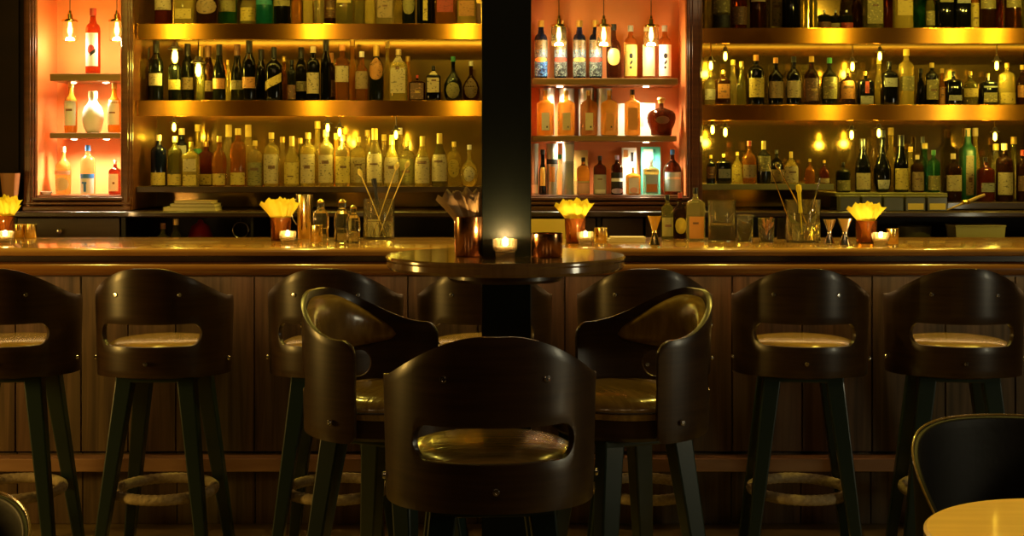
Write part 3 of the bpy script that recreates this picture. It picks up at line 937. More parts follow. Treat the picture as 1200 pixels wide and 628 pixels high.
# right niche, upper shelf
zQ = [Z(91.5, 7.5)+.001, Z(159, 7.5)+.001, Z(229, YF)]
for k, (px, txt) in enumerate(((634, 'leftmost dark art label bottle with gold cap and bright blue base'), (657, 'dark art label bottle behind the left pendant lamp'), (679, 'dark art label bottle between the left and middle pendant lamps'), (698, 'dark art label bottle at the left edge of the middle pendant'))):
    o = nb(px, 24, 15, 90, 'spirit', 'nv', 'gold', [('black', .08, .66, 1.3, 'rect', 0)], txt + ' in the niche', base=zQ[0], Y=7.66)
    deco(o, 'art_blue' if k == 0 else 'art_grey', 'spirit', .05, .30, 1.3, -1., 1.)
    deco(o, 'art_sky', 'spirit', .37, .50, 1.3, -1., 1.)
    deco(o, 'orange' if k % 2 == 0 else 'red', 'spirit', .29, .37, 1.3, -.9, .85, 'oval', .0024)
    deco(o, 'art_gold', 'spirit', .50, .66, 1.3, -1., 1.)
o = nb(719, 28, 17, 90, 'round', 'br', 'black', [('gold', .25, .55, 1.0, 'oval')], 'round shouldered brown bottle with gold oval right of the middle pendant', base=zQ[0], Y=7.63)
for px, lc, tx in ((739, 'yellow', 'amber bottle with yellow brushwork label between middle and right pendants'), (760, 'cream', 'amber bottle with plain pale label behind the right pendant'), (779, 'white', 'amber bottle with tall white brushwork label right of the right pendant')):
    o = nb(px, 30, 15.5, 90, 'spirit', 'am', 'grey', [(lc, .06, .64, 1.15, 'rect', 0)], tx, base=zQ[0], Y=7.66)
    if px != 760:
        deco(o, 'black', 'spirit', .38, .48, 1.1, -.25, .25, 'oval'); deco(o, 'black', 'spirit', .26, .36, 1.1, -.15, .2, 'diag')
        deco(o, 'black', 'spirit', .19, .24, 1.1, -.2, .1, 'oval')
# middle shelf
for i, (px, lc, tx) in enumerate(((639, 'white', 'leftmost honey bottle with small white label'), (663.5, 'cream', 'second honey bottle from the pillar'), (690, 'cream', 'dull honey bottle with cream label, third from the pillar'), (714, 'orange', 'orange honey bottle, fourth from the pillar'))):
    o = nb(px, 106, 20, 160, 'square', 'hn' if i != 2 else 'am', 'gold', [(lc, .12, .50, .42, 'rect', 0)], tx + ', niche middle shelf', base=zQ[1], Y=7.57)
    deco(o, 'black', 'square', .17, .21, .42, .2, .6)
for px, tx in ((641, 'silver gift tube behind the leftmost honey bottle'), (664, 'silver gift tube behind the second honey bottle from the pillar'), (687, 'silver gift tube behind the dull honey bottle'), (708, 'silver gift tube left of the glowing white gift box')):
    nb(px, 104, 18, 160, 'tube', 'sv', None, [], tx, base=zQ[1], Y=7.70, name='gift_tube', group='gift tubes')
nb(741, 105, 18, 160, 'square', 'hn', 'black', [('orange', .12, .60, .55, 'rect', 0)], 'yellow honey bottle with black cap before the glowing white gift box', base=zQ[1], Y=7.57)
nb(775, 114, 34, 160, 'decanter', 'br', 'gold', [('brown', .3, .5, .5, 'oval')], 'squat brown decanter with gold stopper at the shelf end', base=zQ[1], Y=7.60)
def gift_box(px0, px1, top, base, Y, g, label, bands):
    x0, x1 = X(px0, Y), X(px1, Y); h = Z(top, Y)-base; w = (x1-x0)/2
    t = thing('gift_box', label, 'gift box', ((x0+x1)/2, Y, base), group='gift boxes in the niche')
    d = min(.06, w*1.2)
    obj('carton', MB().box(-w, w, 0, d, 0, h), GL[g][0], t, False, .001)
    for c, a, b, f0, f1 in bands:
        obj('printed_panel', MB().box(-w+2*w*a, -w+2*w*b, -.0012, 0, h*f0, h*f1), labmat(c), t, False)
    return t
gift_box(723, 768, 121, zQ[1], 7.69, 'ww', 'wide glowing white gift box behind the decanter and yellow bottle', [('cream', .3, .7, .3, .6)])
# lower
zq = zQ[2]
nb(626, 168, 10, 229, 'tube', 'sv', None, [('white', .03, .2, 1.2, 'rect', 0)], 'narrow silver gift tube touching the pillar edge', base=zq, Y=7.60, name='gift_tube', group='gift tubes')
nb(636, 175, 9, 229, 'slim', 'bk', 'black', [('yellow', .2, .6, .7, 'rect', 0)], 'thin black bottle with black stopper near the pillar', base=zq, Y=7.60)
nb(647, 168, 13, 229, 'tube', 'sv', None, [('orange', .25, .55, .5, 'rect', 0), ('black', .6, .7, 1.3, 'rect', 0)], 'silver gift tube with black band and orange strip', base=zq, Y=7.62, name='gift_tube', group='gift tubes')
nb(656, 181, 8, 229, 'slim', 'cl', 'green', [], 'thin clear bottle with green cap between two tubes', base=zq, Y=7.56)
nb(666, 167, 13, 229, 'tube', 'sv', None, [('grey', .1, .6, 1.0, 'rect', 0), ('white', .64, .96, 1.3, 'rect', 0)], 'dark silver gift tube with white top before the gold box', base=zq, Y=7.60, name='gift_tube', group='gift tubes')
gift_box(668, 689, 176, zq, 7.70, 'gd', 'plain gold gift box behind the pink label bottle', [('yellow', .1, .9, .3, .5)])
nb(683.5, 184, 15, 229, 'spirit', 'am', 'black', [('pink', .02, .32, 1.2, 'rect'), ('cream', .33, .37, 1.2, 'rect', 0)], 'amber bottle with pink label before the gold box', base=zq)
nb(703, 183, 15, 229, 'spirit', 'br', 'black', [('grey', .02, .52, 1.2, 'rect'), ('white', .04, .14, .9, 'rect', 0)], 'brown bottle with pale grey label right of the gold box', base=zq)
nb(723, 182, 14, 229, 'spirit', 'br', 'lilac', [('lilac', .03, .16, 1.2, 'oval', 0), ('black', .18, .56, 1.2, 'rect', 0), ('white', .34, .42, 1.2, 'rect', 0)], 'dark bottle with white lettering and lilac base label', base=zq)
gift_box(729, 746, 173, zq, 7.70, 'ww', 'slim white gift box behind the yellow based bottle', [('orange', .1, .4, .8, .95), ('black', .6, .8, .7, .9)])
nb(742, 196, 17, 229, 'square', 'hn', 'gold', [('white', .05, .62, .6, 'rect', 0), ('pink', .06, .28, .5, 'oval', 0)], 'yellow bottle with white label before the slim white box', base=zq)
gift_box(751.5, 774, 172, zq, 7.70, 'tq', 'turquoise gift box with white panel behind a short bottle', [('white', .12, .6, .45, .95), ('yellow', .3, .62, .38, .58), ('teal', .62, .72, .7, .95)])
nb(763, 186, 18, 229, 'square', 'cl', 'grey', [('sky', .04, .56, .68, 'rect', 0), ('orange', .08, .30, .6, 'rect', 0)], 'clear bottle with sky and orange label before the turquoise box', base=zq)
nb(788, 175, 21, 229, 'round', 'br', 'blue', [('sky', .08, .50, 1.1, 'rect', 0), ('white', .34, .40, 1.0, 'rect', 0)], 'round shouldered brown bottle with blue cap and pale blue label', base=zq)
# little white dish
o = obj('dish', MB().lathe([(0, 0), (.02, 0), (.028, .012), (.036, .02), (.034, .021), (.026, .013), (0, .004)], 24), GL['wh'][0], None, loc=(X(52, 7.52)+.01, 7.53, zN[2]))
tag(o, 'small white dish on the floor of the far left niche', 'dish')

# ================================================================== PENDANTS
def pendant(px, capy, Y, label, glassr=.042, ztop=3.24):
    zc = Z(capy, Y); x = X(px, Y)
    t = thing('pendant_lamp', label, 'pendant lamp', (x, Y, zc), group='pendant lamps in the niches')
    obj('cord', MB().tube([(0, 0, .03), (0, 0, ztop-zc)], .0022, 6), M_black, t)
    obj('socket', MB().lathe([(0, .045), (.008, .045), (.010, .03), (.016, .025), (.018, 0), (.040, -.004), (.046, -.012), (.046, -.018), (0, -.014)], 24), M_brass2, t)
    obj('glass_shade', MB().lathe([(.040, -.018), (glassr, -.04), (glassr*.98, -.115), (glassr*.9, -.122)], 24), M_shade, t)
    obj('shade_rim', MB().tube([(glassr*.9*cos(2*pi*k/32), glassr*.9*sin(2*pi*k/32), -.122) for k in range(32)], .0018, 6, True), M_brass2, t)
    obj('bulb', MB().lathe([(0, -.018), (.007, -.02), (.008, -.035), (.012, -.055), (.012, -.075), (.007, -.092), (0, -.097)], 16), M_bulb2, t)
    lamp('bulb_light', 'POINT', (0, 0, -.125), 3.6, (1, .80, .46), .03, parent=t)
    return t
pendant(82, 22, 7.56, 'brass capped glass pendant left of the rose pink bottle')
pendant(137, 22, 7.56, 'brass capped glass pendant half hidden by the niche frame')
pendant(655, 28, 7.54, 'left of three brass capped glass pendants in the niche')
pendant(707.5, 28, 7.54, 'middle of three brass capped glass pendants in the niche')
pendant(763, 28, 7.54, 'right of three brass capped glass pendants in the niche')

def reflection_bulb(px, py, zshelf, Y, label, e=1.4, big=True):
    """little bulb lamp under a shelf; py = bulb centre"""
    z = Z(py, Y); s = 1.2 if big else .75; top = zshelf-.031-z
    t = thing('reflection_lamp', label, 'added reflection lamp', (X(px, Y), Y, z), group='added bulbs for lamp reflections')
    obj('stem', MB().lathe([(0, .04), (.004, .04), (.004, top), (0, top)], 8), M_brass2, t)
    obj('socket', MB().lathe([(0, .055*s+.012), (.012*s, .055*s+.01), (.018*s, .045*s), (.033*s, .038*s), (.034*s, .032*s), (.010*s, .030*s), (0, .030*s)], 20), M_leather_dark, t)
    obj('bulb', MB().lathe([(0, .030*s), (.008*s, .028*s), (.013*s, .010*s), (.014*s, -.012*s), (.008*s, -.028*s), (0, -.032*s)], 16), M_reflbulb, t)
    lamp('bulb_light', 'POINT', (0, -.0, -.05), e*2.2, (1, .76, .09), .02, parent=t)
Yb = 7.875
reflection_bulb(205, 66, ZL[0], 7.56, 'added reflection bulb under the top left shelf above the second wine bottle', 1.3)
reflection_bulb(232.5, 82, ZL[0], 7.555, 'bright low added reflection bulb right of the first one', 1.1)
reflection_bulb(204, 149, ZL[1], 7.56, 'added reflection bulb under the middle left shelf at its left end', 1.1, False)
reflection_bulb(384, 150, ZL[1], 7.52+.03, 'left of two close added reflection bulbs above the bottom left shelf', 1.0, False)
reflection_bulb(398, 155, ZL[1], 7.52+.05, 'right of two close added reflection bulbs above the bottom left shelf', 1.0, False)
reflection_bulb(464, 158, ZL[1], 7.55, 'added reflection bulb above the bottom left shelf nearest the pillar', .8, False)
reflection_bulb(850, 66, ZR[0], 7.56, 'added reflection bulb under the top right shelf near the niche', 1.0, False)
reflection_bulb(833, 77, ZR[0], 7.55, 'added reflection bulb beside the frame under the top right shelf', .8, False)
reflection_bulb(999, 78, ZR[0], 7.55, 'added reflection bulb over the gap in the middle of the middle right shelf', .8, False)
reflection_bulb(1031, 66, ZR[0], 7.55, 'added reflection bulb above the clear slender bottle, middle right shelf', .8, False)
reflection_bulb(1168, 77, ZR[0], 7.55, 'added reflection bulb at the right end of the middle right shelf', .9, False)
reflection_bulb(835, 152, ZR[1], 7.565, 'added reflection bulb beside the frame over the short olive shelf', .8, False)
reflection_bulb(850, 155, ZR[1], 7.56, 'starry added reflection bulb over the short olive shelf', .9, False)
reflection_bulb(998, 158, ZR[1], 7.55, 'added reflection bulb between the short shelf and the riser', .8, False)
reflection_bulb(1030, 156, ZR[1], 7.55, 'added reflection bulb above the bulbous black bottle on the riser', .8, False)
reflection_bulb(1166, 160, ZR[1], 7.55, 'added reflection bulb above the right end plinth bottles', .9, False)

# ================================================================== THINGS ON THE BAR AND TABLE
def hollow(r0, r1, h, th, rim=0, seg=28, foot=.006):
    """open cup profile: base radius r0 -> top radius r1"""
    return [(0, 0), (r0*.95, 0), (r0, .003), (r1, h), (r1-th*.5, h+th*.3), (r1-th, h), (r0-th, foot), (0, foot)]
def cup(name, px, base, top, w, Y, z, mat, label, cat='cup', taper=1.0, group=None, th=.002):
    r = w/2/F*Y; h = Z(top, Y)-z
    t = thing(name, label, cat, (X(px, Y), Y, z), group=group)
    obj('bowl', MB().lathe(hollow(r*taper, r, h, th), 32), mat, t)
    obj('rim', MB().tube([((r-.001)*cos(2*pi*k/32), (r-.001)*sin(2*pi*k/32), h) for k in range(32)], .0015, 6, True), mat, t)
    return t, r, h
M_frost = glass('ribbed_tealight_glass', (.98, .92, .75), (1, .80, .40), .30, .12, 1.15)
def candle(px, Y, z, label, s=1.0):
    t = thing('candle_holder', label, 'candle', (X(px, Y), Y, z), group='tea lights in ribbed glass')
    prof = [(0, 0), (.030*s, 0), (.031*s, .018*s), (.035*s, .022*s), (.036*s, .058*s), (.033*s, .058*s), (.031*s, .024*s), (0, .020*s)]
    obj('glass_holder', MB().lathe(prof, 32), M_frost, t)
    m = MB()
    for k in range(24):
        a = 2*pi*k/24; m.tube([(.0358*s*cos(a), .0358*s*sin(a), .024*s), (.0368*s*cos(a), .0368*s*sin(a), .057*s)], .0012*s, 5)
    obj('ribs', m, M_clear, t)
    obj('wax', MB().lathe([(0, .020*s), (.027*s, .021*s), (.027*s, .034*s), (0, .033*s)], 20), M_wax, t)
    obj('flame', MB().lathe([(0, .034*s), (.009*s, .038*s), (.012*s, .044*s), (.007*s, .053*s), (0, .064*s)], 12), M_flame, t)
    lamp('candle_light', 'POINT', (0, 0, .055*s), 6*s, (1, .62, .22), .01, parent=t)
    return t
def napkins(px, Y, z, w, h, mat, label, seed=1, n=7):
    """a fan of folded paper napkins standing in a glass"""
    random.seed(seed)
    m = MB(); W = w/F*Y; H = h
    vs = []; fs = []
    for k in range(n):
        ang = (k-(n-1)/2)*.07 + random.uniform(-.05, .05); yy = (k-(n-1)/2)*.0045
        cxn = (k-(n-1)/2)*W/n*.16
        K, N = 6, 8
        b0 = len(vs)
        for i in range(N+1):
            u = -1+2*i/N
            for j in range(K+1):
                v = j/K
                half = W*(.15+.22*max(0, v-.42)/.58)
                hh = H*(1 - .10*abs(u)**1.5 - .05*(k % 3) + .05*sin(i*2.1+k*1.7)*(v))
                x = u*half; zz = v*hh; fl_ = max(0, v-.42)/.58
                xr = cxn*fl_ + x*cos(ang)+zz*sin(ang)*(.35+.65*fl_); zr = -x*sin(ang)*v*.7+zz*cos(ang)
                y = yy + .006*sin(u*5+k)*v + (.010*v*v*(1 if k % 2 else -1))
                vs.append((xr, y, max(.0, zr)))
        for i in range(N):
            for j in range(K): fs.append((b0+i*(K+1)+j, b0+(i+1)*(K+1)+j, b0+(i+1)*(K+1)+j+1, b0+i*(K+1)+j+1))
    o = obj('folded_napkins', m.add(vs, fs), mat, None, True, 0, loc=(X(px, Y), Y, z))
    s = o.modifiers.new('solid', 'SOLIDIFY'); s.thickness = .0008
    tag(o, label, 'napkins', 'folded napkins in glasses')
    return o
YB = 6.12   # a line on the bar top near the front edge
bz = BZ+.0005
def bY(ybase):  # depth on bar top from pixel row
    return (CAMZ-BZ)*F/(ybase-HY)
tumb = 'tumblers holding napkins'
def napkin_set(px, w, top, base, ntop, nw, label, seed, mat=M_clear_amber):
    Y = bY(base)
    t, r, h = cup('tumbler', px, base, top, w, Y, bz, mat, 'amber tumbler ' + label, 'glass', .92, tumb, .003)
    napkins(px, Y, bz+.012, nw, Z(ntop, Y)-bz-.012, M_napkin, 'fanned yellow napkins ' + label, seed)
napkin_set(4, 24, 253, 283, 229, 33, 'at the left end of the bar', 11)
napkin_set(329, 24, 255, 282, 232, 36, 'on the bar left of the steel shaker tins', 12)
napkin_set(674, 25, 256, 285, 233, 34, 'on the bar just right of the pillar', 13)
napkin_set(1015, 25, 259, 285, 237, 34, 'toward the right end of the bar', 14)
candle(6, bY(286), bz, 'lit tea light at the left end of the bar')
candle(337, bY(286), bz, 'lit tea light before the napkin tumbler, left bar')
candle(686, bY(287), bz, 'lit tea light on the bar right of the pillar')
candle(1032, bY(288), bz, 'lit tea light toward the right end of the bar')
brg = 'small brass cups'
def brass(px, w, top, base, label, mat=M_brass2): return cup('metal_cup', px, base, top, w, bY(base), bz, mat, label, 'cup', .97, brg)
brass(22, 13, 263, 279, 'small brass cup at the far left, left of its pair')
brass(36, 14, 263, 279, 'small brass cup at the far left, right of its pair')
brass(371, 15, 264, 283, 'small brass cup before the tall shaker tin')
brass(704, 16, 267, 284, 'small brass cup right of the lit candle by the pillar')
brass(1046, 14, 268, 286, 'small brass cup at the right end past the candle')
# tall shaker
Y = bY(280)
t = thing('cocktail_shaker', 'tall steel shaker tin with a strainer on the left bar', 'shaker', (X(357, Y), Y, bz))
obj('tin', MB().lathe(hollow(.033, .043, Z(228, Y)-bz, .002), 32), M_brass2, t)
obj('handle', MB().tube([(-.043, 0, .19), (-.062, 0, .195), (-.066, 0, .16), (-.058, 0, .10), (-.04, 0, .07)], .003, 8), M_steel, t)
def jug(px, w, top, base, label):
    Y = bY(base); r = w/2/F*Y; h = Z(top, Y)-bz
    t = thing('glass_bottle', label, 'glass bottle', (X(px, Y), Y, bz), group='faceted glass dasher bottles')
    obj('glass', MB().lathe([(0, .004), (r*.9, 0), (r, .006), (r*.92, h*.3), (r, h*.34), (r, h*.55), (r*.9, h*.66), (r*.55, h*.74), (r*.42, h*.80), (r*.46, h*.9), (r*.5, h*.94), (r*.3, h*.94)], 10), M_clear, t, False)
    obj('pourer', MB().lathe([(r*.44, h*.9), (r*.52, h*.93), (r*.3, h*.97), (r*.16, h), (0, h)], 10), M_brass2, t)
jug(376, 19, 233, 282, 'faceted glass bottle right of the shaker tin')
jug(401, 19, 233, 284, 'left of two close faceted glass bottles beside the spoon glass')
jug(414, 17, 240, 285, 'right of two close faceted glass bottles beside the spoon glass')
def mixing_glass(px, w, top, base, label, fill=M_clear_dark):
    Y = bY(base); r = w/2/F*Y; h = Z(top, Y)-bz
    t = thing('mixing_glass', label, 'mixing glass', (X(px, Y), Y, bz), group='cut glass mixing glasses')
    obj('glass', MB().lathe([(0, 0), (r*.96, 0), (r, .004), (r, h*.93), (r*1.04, h), (r*.98, h), (r*.94, h*.92), (r*.93, .014), (0, .012)], 32), M_clear, t)
    m = MB()
    for k in range(16):
        a = 2*pi*k/16
        m.tube([(r*1.002*cos(a), r*1.002*sin(a), h*.06), (r*1.002*cos(a+.38), r*1.002*sin(a+.38), h*.42)], .0014, 5)
        m.tube([(r*1.002*cos(a+.38), r*1.002*sin(a+.38), h*.06), (r*1.002*cos(a), r*1.002*sin(a), h*.42)], .0014, 5)
    m.tube([(r*1.003*cos(2*pi*k/32), r*1.003*sin(2*pi*k/32), h*.45) for k in range(32)], .0018, 6, True)
    obj('cut_pattern', m, M_clear, t)
    return t, Y, r, h
M_spoon = pbr('gilt_spoon', (.95, .74, .20), .38, metal=.7)
def spoon(px0, py0, px1, py1, Y, label, mat=M_spoon, kind='spoon', name='bar_spoon'):
    a = Vector((X(px0, Y), Y, Z(py0, Y))); b = Vector((X(px1, Y), Y+.01, Z(py1, Y)))
    t = thing(name, label, 'bar tool', tuple(a), group='bar tools in glasses')
    d = b-a
    pts = [d*(k/12) for k in range(13)]
    obj('stem', MB().tube(pts, [.0026+.0007*(k % 2) for k in range(13)], 6), mat, t)
    u = d.normalized(); rot = Vector((0,0,1)).rotation_difference(u).to_matrix().to_4x4()
    if kind == 'spoon': pr = [(0, 0), (.004, .004), (.011, .018), (.012, .03), (.006, .043), (0, .046)]
    elif kind == 'muddler': pr = [(0, -.09), (.010, -.09), (.008, -.05), (.009, 0), (.013, .01), (.013, .035), (0, .04)]
    else: pr = [(0, 0), (.003, .002), (.0035, .04), (.001, .06), (0, .06)]
    obj('head', MB().lathe(pr, 12, Matrix.Translation(d) @ rot, sx=1, sy=.4 if kind == 'spoon' else 1), mat, t)
    return t
t, Y, r, h = mixing_glass(444, 36, 233, 280, 'cut mixing glass full of bar spoons left of the pillar')
spoon(438, 272, 463, 200, Y-.01, 'bar spoon leaning right with bright yellow head')
spoon(444, 274, 475, 198, Y+.012, 'thin bar spoon leaning furthest right in the left mixing glass')
spoon(452, 274, 424, 208, Y+.0, 'bar spoon leaning left in the left mixing glass')
spoon(448, 274, 439, 218, Y+.022, 'dark muddler standing in the left mixing glass', M_black, 'muddler', 'muddler')
o = obj('paper_card', MB().box(-.03, .03, 0, .001, 0, .085), M_paper, None, False, loc=(X(436, Y), Y+r*.5, bz+.016)); tag(o, 'cream paper card standing inside the left mixing glass', 'card')
# right-hand bar things
Y = bY(279)
o = obj('menu_card', MB().box(-.095, .095, 0, .0015, 0, Z(256, Y)-bz), pbr('yellow_card', (.72, .58, .12), .6), None, False, loc=(X(641, 6.65), 6.65, bz)); tag(o, 'blank yellow menu card standing on the bar behind the copper cup', 'card')
Y = bY(283.5)
for k in range(3):
    o = obj('coaster', MB().box(-.088+.004*k, .088-.003*k, -.05, .05, 0, .008), M_paper, None, False, .001, loc=(X(733, Y)+.004*k, Y, bz+.0085*k))
    tag(o, ['lowest', 'middle', 'topmost'][k] + ' pale paper menu in the low stack on the bar', 'menu', 'stack of paper menus')
def jigger(px, w, top, base, label, mat=M_brass2):
    Y = bY(base); r = w/2/F*Y; h = Z(top, Y)-bz
    t = thing('jigger', label, 'jigger', (X(px, Y), Y, bz), group='hourglass jiggers')
    obj('cups', MB().lathe([(0, h*.40), (r*.75, 0), (r*.8, .001), (r*.3, h*.42), (r*.3, h*.48), (r, h), (r*.95, h), (r*.2, h*.52), (0, h*.52)], 24), mat, t)
    obj('collar', MB().lathe([(r*.3, h*.41), (r*.38, h*.43), (r*.38, h*.48), (r*.3, h*.5)], 24), mat, t)
jigger(767, 17, 253, 287, 'brass hourglass jigger left of the bar top bottles')
jigger(972, 15, 257, 285, 'steel jigger left of the napkin tumbler, first of its pair', M_steel)
jigger(990, 17, 256, 287, 'steel jigger left of the napkin tumbler, second of its pair', M_steel)
def bar_bottle(px, top, w, base, kind, g, cap, labs, label):
    Y = bY(base); o = add_bottle(X(px, Y), Y, bz, Z(top, Y)-bz, w/2/F*Y, kind, g, cap, labs); o['label'] = label; o['group'] = 'bottles standing on the bar'
bar_bottle(782, 228, 14, 281, 'spirit', 'ol', 'black', [('olive', .08, .5, 1.1, 'rect')], 'dark capped olive bottle on the bar by the jigger')
bar_bottle(797, 226, 18, 280, 'round', 'br', 'red', [('yellow', .12, .46, .8, 'oval')], 'brown bottle with yellow oval label on the bar')
bar_bottle(815, 220, 21, 282, 'square', 'cl', 'black', [('orange', .05, .46, .7, 'rect')], 'clear square bottle with orange label on the bar')
t, Y, r, h = mixing_glass(846, 32, 235, 283, 'mixing glass of dark liquid right of the orange label bottle')
obj('liquid', MB().lathe([(0, .014), (r*.9, .014), (r*.9, h*.40), (0, h*.40)], 28), M_clear_dark, t)
cup('tumbler', 873, 283, 252, 20, bY(283), bz, M_clear, 'low plain tumbler between two mixing glasses', 'glass', .95, 'plain tumblers', .003)
t, r, h = cup('tumbler', 898, 284, 256, 20, bY(284), bz, M_clear, 'tumbler holding dried orange flowers', 'glass', .85, 'plain tumblers', .003)
m = MB(); random.seed(5)
for k in range(22):
    a = random.uniform(0, 2*pi); s = random.uniform(.2, 1); L = random.uniform(.045, .085)
    m.tube([(0, 0, 0), (.012*cos(a)*s, .012*sin(a)*s, L*.5), (.038*cos(a)*s, .03*sin(a)*s, L)], [.0012, .001, .0032], 6)
o = obj('dried_flowers', m, pbr('dried_flower', (.65, .25, .08), .7), None, loc=(X(898, bY(284)), bY(284), bz+.035)); tag(o, 'spray of dried orange flowers in a tumbler on the bar', 'flowers')
cup('tumbler', 916, 280, 256, 12, bY(280), bz, M_clear_dark, 'narrow dark glass left of the right mixing glass', 'glass', .9, 'plain tumblers', .003)
t, Y, r, h = mixing_glass(941, 40, 234, 284, 'cut mixing glass with a tan wooden muddler, right bar')
spoon(940, 272, 937, 226, Y, 'pale muddler upright in the right mixing glass', M_napkin, 'muddler', 'muddler')
spoon(952, 272, 915, 200, Y+.02, 'long spoon leaning left out of the right mixing glass', M_brass2)
spoon(930, 272, 906, 205, Y-.014, 'tongs handle leaning left from the right mixing glass', M_brass2, 'stick')
spoon(944, 272, 958, 222, Y+.01, 'short pick leaning right in the right mixing glass', M_steel, 'stick')

# on the round table
def tY(ybase): return (CAMZ-TZ)*F/(ybase-HY)
tz = TZ+.0005
Y = tY(300)
t, r, h = cup('copper_tumbler', 549, 300, 254, 34, Y, tz, M_copper, 'copper coloured tumbler of napkins on the round table', 'glass', .94, None, .003)
napkins(549, Y, tz+.012, 46, Z(221, Y)-tz-.012, M_napkin2, 'crumpled brown paper napkins in the copper tumbler', 21, 8)
candle(592, tY(302), tz, 'lit ribbed glass tea light on the round table before the pillar', 1.05)
cup('copper_cup', 641, 301, 273.5, 37, tY(301), tz, M_copper, 'wide low copper cup on the round table', 'cup', .98)

# ================================================================== THINGS ON THE BACK COUNTER
cz = CZ+.0005
for k, (a, b, hh) in enumerate(((191, 253, .022), (199, 252, .017), (204, 248, .016))):
    Y = 7.36; z = cz + sum((.0225, .0175, .0165)[:k])
    t = thing('book', ['lowest and widest', 'middle', 'topmost'][k] + ' pale book in the stack under the left shelf', 'book', ((X(a, Y)+X(b, Y))/2, Y, z), group='books on the back counter')
    w = (X(b, Y)-X(a, Y))/2
    obj('cover', MB().box(-w, w, 0, .17, 0, .002).box(-w, w, 0, .17, hh-.002, hh).box(-w, -w+.002, 0, .17, .002, hh-.002), pbr('book_cover_%d' % k, ((.42, .34, .12), (.30, .24, .10), (.40, .26, .10))[k], .6), t, False)
    obj('pages', MB().box(-w+.003, w-.004, .003, .167, .0022, hh-.0022), M_paper, t, False)
sz = 1.051
def back_bottle(px, top, w, kind, g, cap, labs, label, Y=7.41):
    o = add_bottle(X(px, Y), Y, sz, Z(top, Y)-sz, w/2/F*Y, kind, g, cap, labs); o['label'] = label; o['group'] = 'bottles in the cubby behind the bar'
back_bottle(191, 261, 15, 'spirit', 'cl', 'orange', [], 'clear bottle with orange cap peeping over the bar edge')
back_bottle(206, 256, 12, 'spirit', 'ol', 'gold', [], 'olive bottle with gold cap in the dark cubby')
o = obj('red_kettle', MB().lathe([(0, 0), (.06, 0), (.07, .10), (.068, .2), (.05, .255), (.02, .275), (.012, .29), (0, .295)], 28), pbr('red_enamel', (.55, .03, .02), .3, coat=.5), None, loc=(X(232, 7.5), 7.56, sz)); tag(o, 'red rounded canister in the dark cubby below the books', 'canister')
t = thing('hanging_ring', 'steel ring hanging in the dark cubby under the left back counter', 'ring', (X(282, 7.42), 7.42, Z(279, 7.42)))
zc_ = CZ-.031-Z(279, 7.42)
obj('ring', MB().tube([(.043*cos(2*pi*k/40), 0, .043*sin(2*pi*k/40)+.044) for k in range(40)], .0035, 8, True), M_steel, t)
obj('hook', MB().tube([(0, 0, .084), (0, .006, .095), (0, 0, zc_)], .003, 6), M_steel, t)
# garnish bins
for k in range(5):
    a = 982+k*25.5; Y = 7.40; w = 23/2/F*Y; h = Z(229, Y)-cz
    t = thing('garnish_bin', '%s garnish bin in the row of five on the back counter' % ['leftmost', 'second', 'middle', 'fourth', 'rightmost'][k], 'bin', (X(a+12, Y), Y, cz), group='garnish bins')
    obj('tub', MB().box(-w, w, -.04, .04, 0, h-.008), pbr('grey_plastic_tub', (.10, .10, .075), .35, coat=.3), t, False, .004)
    obj('lid', MB().box(-w-.002, w+.002, -.042, .042, h-.008, h), M_greenedge, t, False, .002)
    if k >= 3: obj('label', MB().box(-w*.8, w*.8, -.0435, -.042+.001, .008, h*.5), labmat('yellow'), t, False)
# squeezer
t = thing('citrus_press', 'tan handled hand press lying slanted on the right back counter', 'press', (X(1110, 7.36), 7.36, Z(246, 7.36)))
d = Vector((X(1154, 7.36)-X(1110, 7.36), 0, Z(227, 7.36)-Z(245, 7.36)))
obj('handle', MB().tube([d*0, d*.3, d*.6, d], [.004, .006, .009, .008], 10), pbr('tan_wood', (.5, .34, .12), .5), t)
obj('head', MB().lathe([(0, -.012), (.02, -.01), (.026, .004), (.02, .012), (0, .014)], 20, Matrix.Translation(d*.5)), M_brass2, t)
# white container and bowl in the right cubby
t = thing('plastic_tub', 'pale rectangular tub in the cubby under the right shelf', 'tub', (X(1143, 7.42), 7.42, 1.07))
w = X(1172, 7.42)-X(1143, 7.42); h = Z(264, 7.42)-1.07
vs = [(-w*.86, -.07, 0), (w*.86, -.07, 0), (w*.86, .07, 0), (-w*.86, .07, 0), (-w, -.085, h), (w, -.085, h), (w, .085, h), (-w, .085, h)]
obj('tub', MB().add(vs, [(0,3,2,1),(0,1,5,4),(1,2,6,5),(2,3,7,6),(3,0,4,7)]), pbr('pale_plastic', (.60, .55, .30), .45), t, False)
obj('rim', MB().tube([(-w, -.085, h), (w, -.085, h), (w, .085, h), (-w, .085, h)], .005, 8, True), pbr('pale_plastic', (.6, .55, .3), .45), t)
o = obj('bowl', MB().lathe([(0, 0), (.05, 0), (.085, .17), (.09, .26), (.086, .26), (.08, .17), (.045, .01), (0, .008)], 32), pbr('olive_bowl', (.12, .11, .04), .4), None, loc=(X(1072, 7.5), 7.5, sz)); tag(o, 'dark olive bowl in the cubby below the garnish bins', 'bowl')
# wooden holder at far left
o = obj('wooden_vase', MB().lathe([(0, 0), (.028, 0), (.046, Z(203, 7.36)-cz), (.042, Z(203, 7.36)-cz), (.026, .01), (0, .01)], 24, sq=.5), pbr('orange_wood', (.45, .18, .06), .5), None, loc=(X(12, 7.36), 7.36, cz)); tag(o, 'tapered orange wood holder left of the far left niche', 'holder')

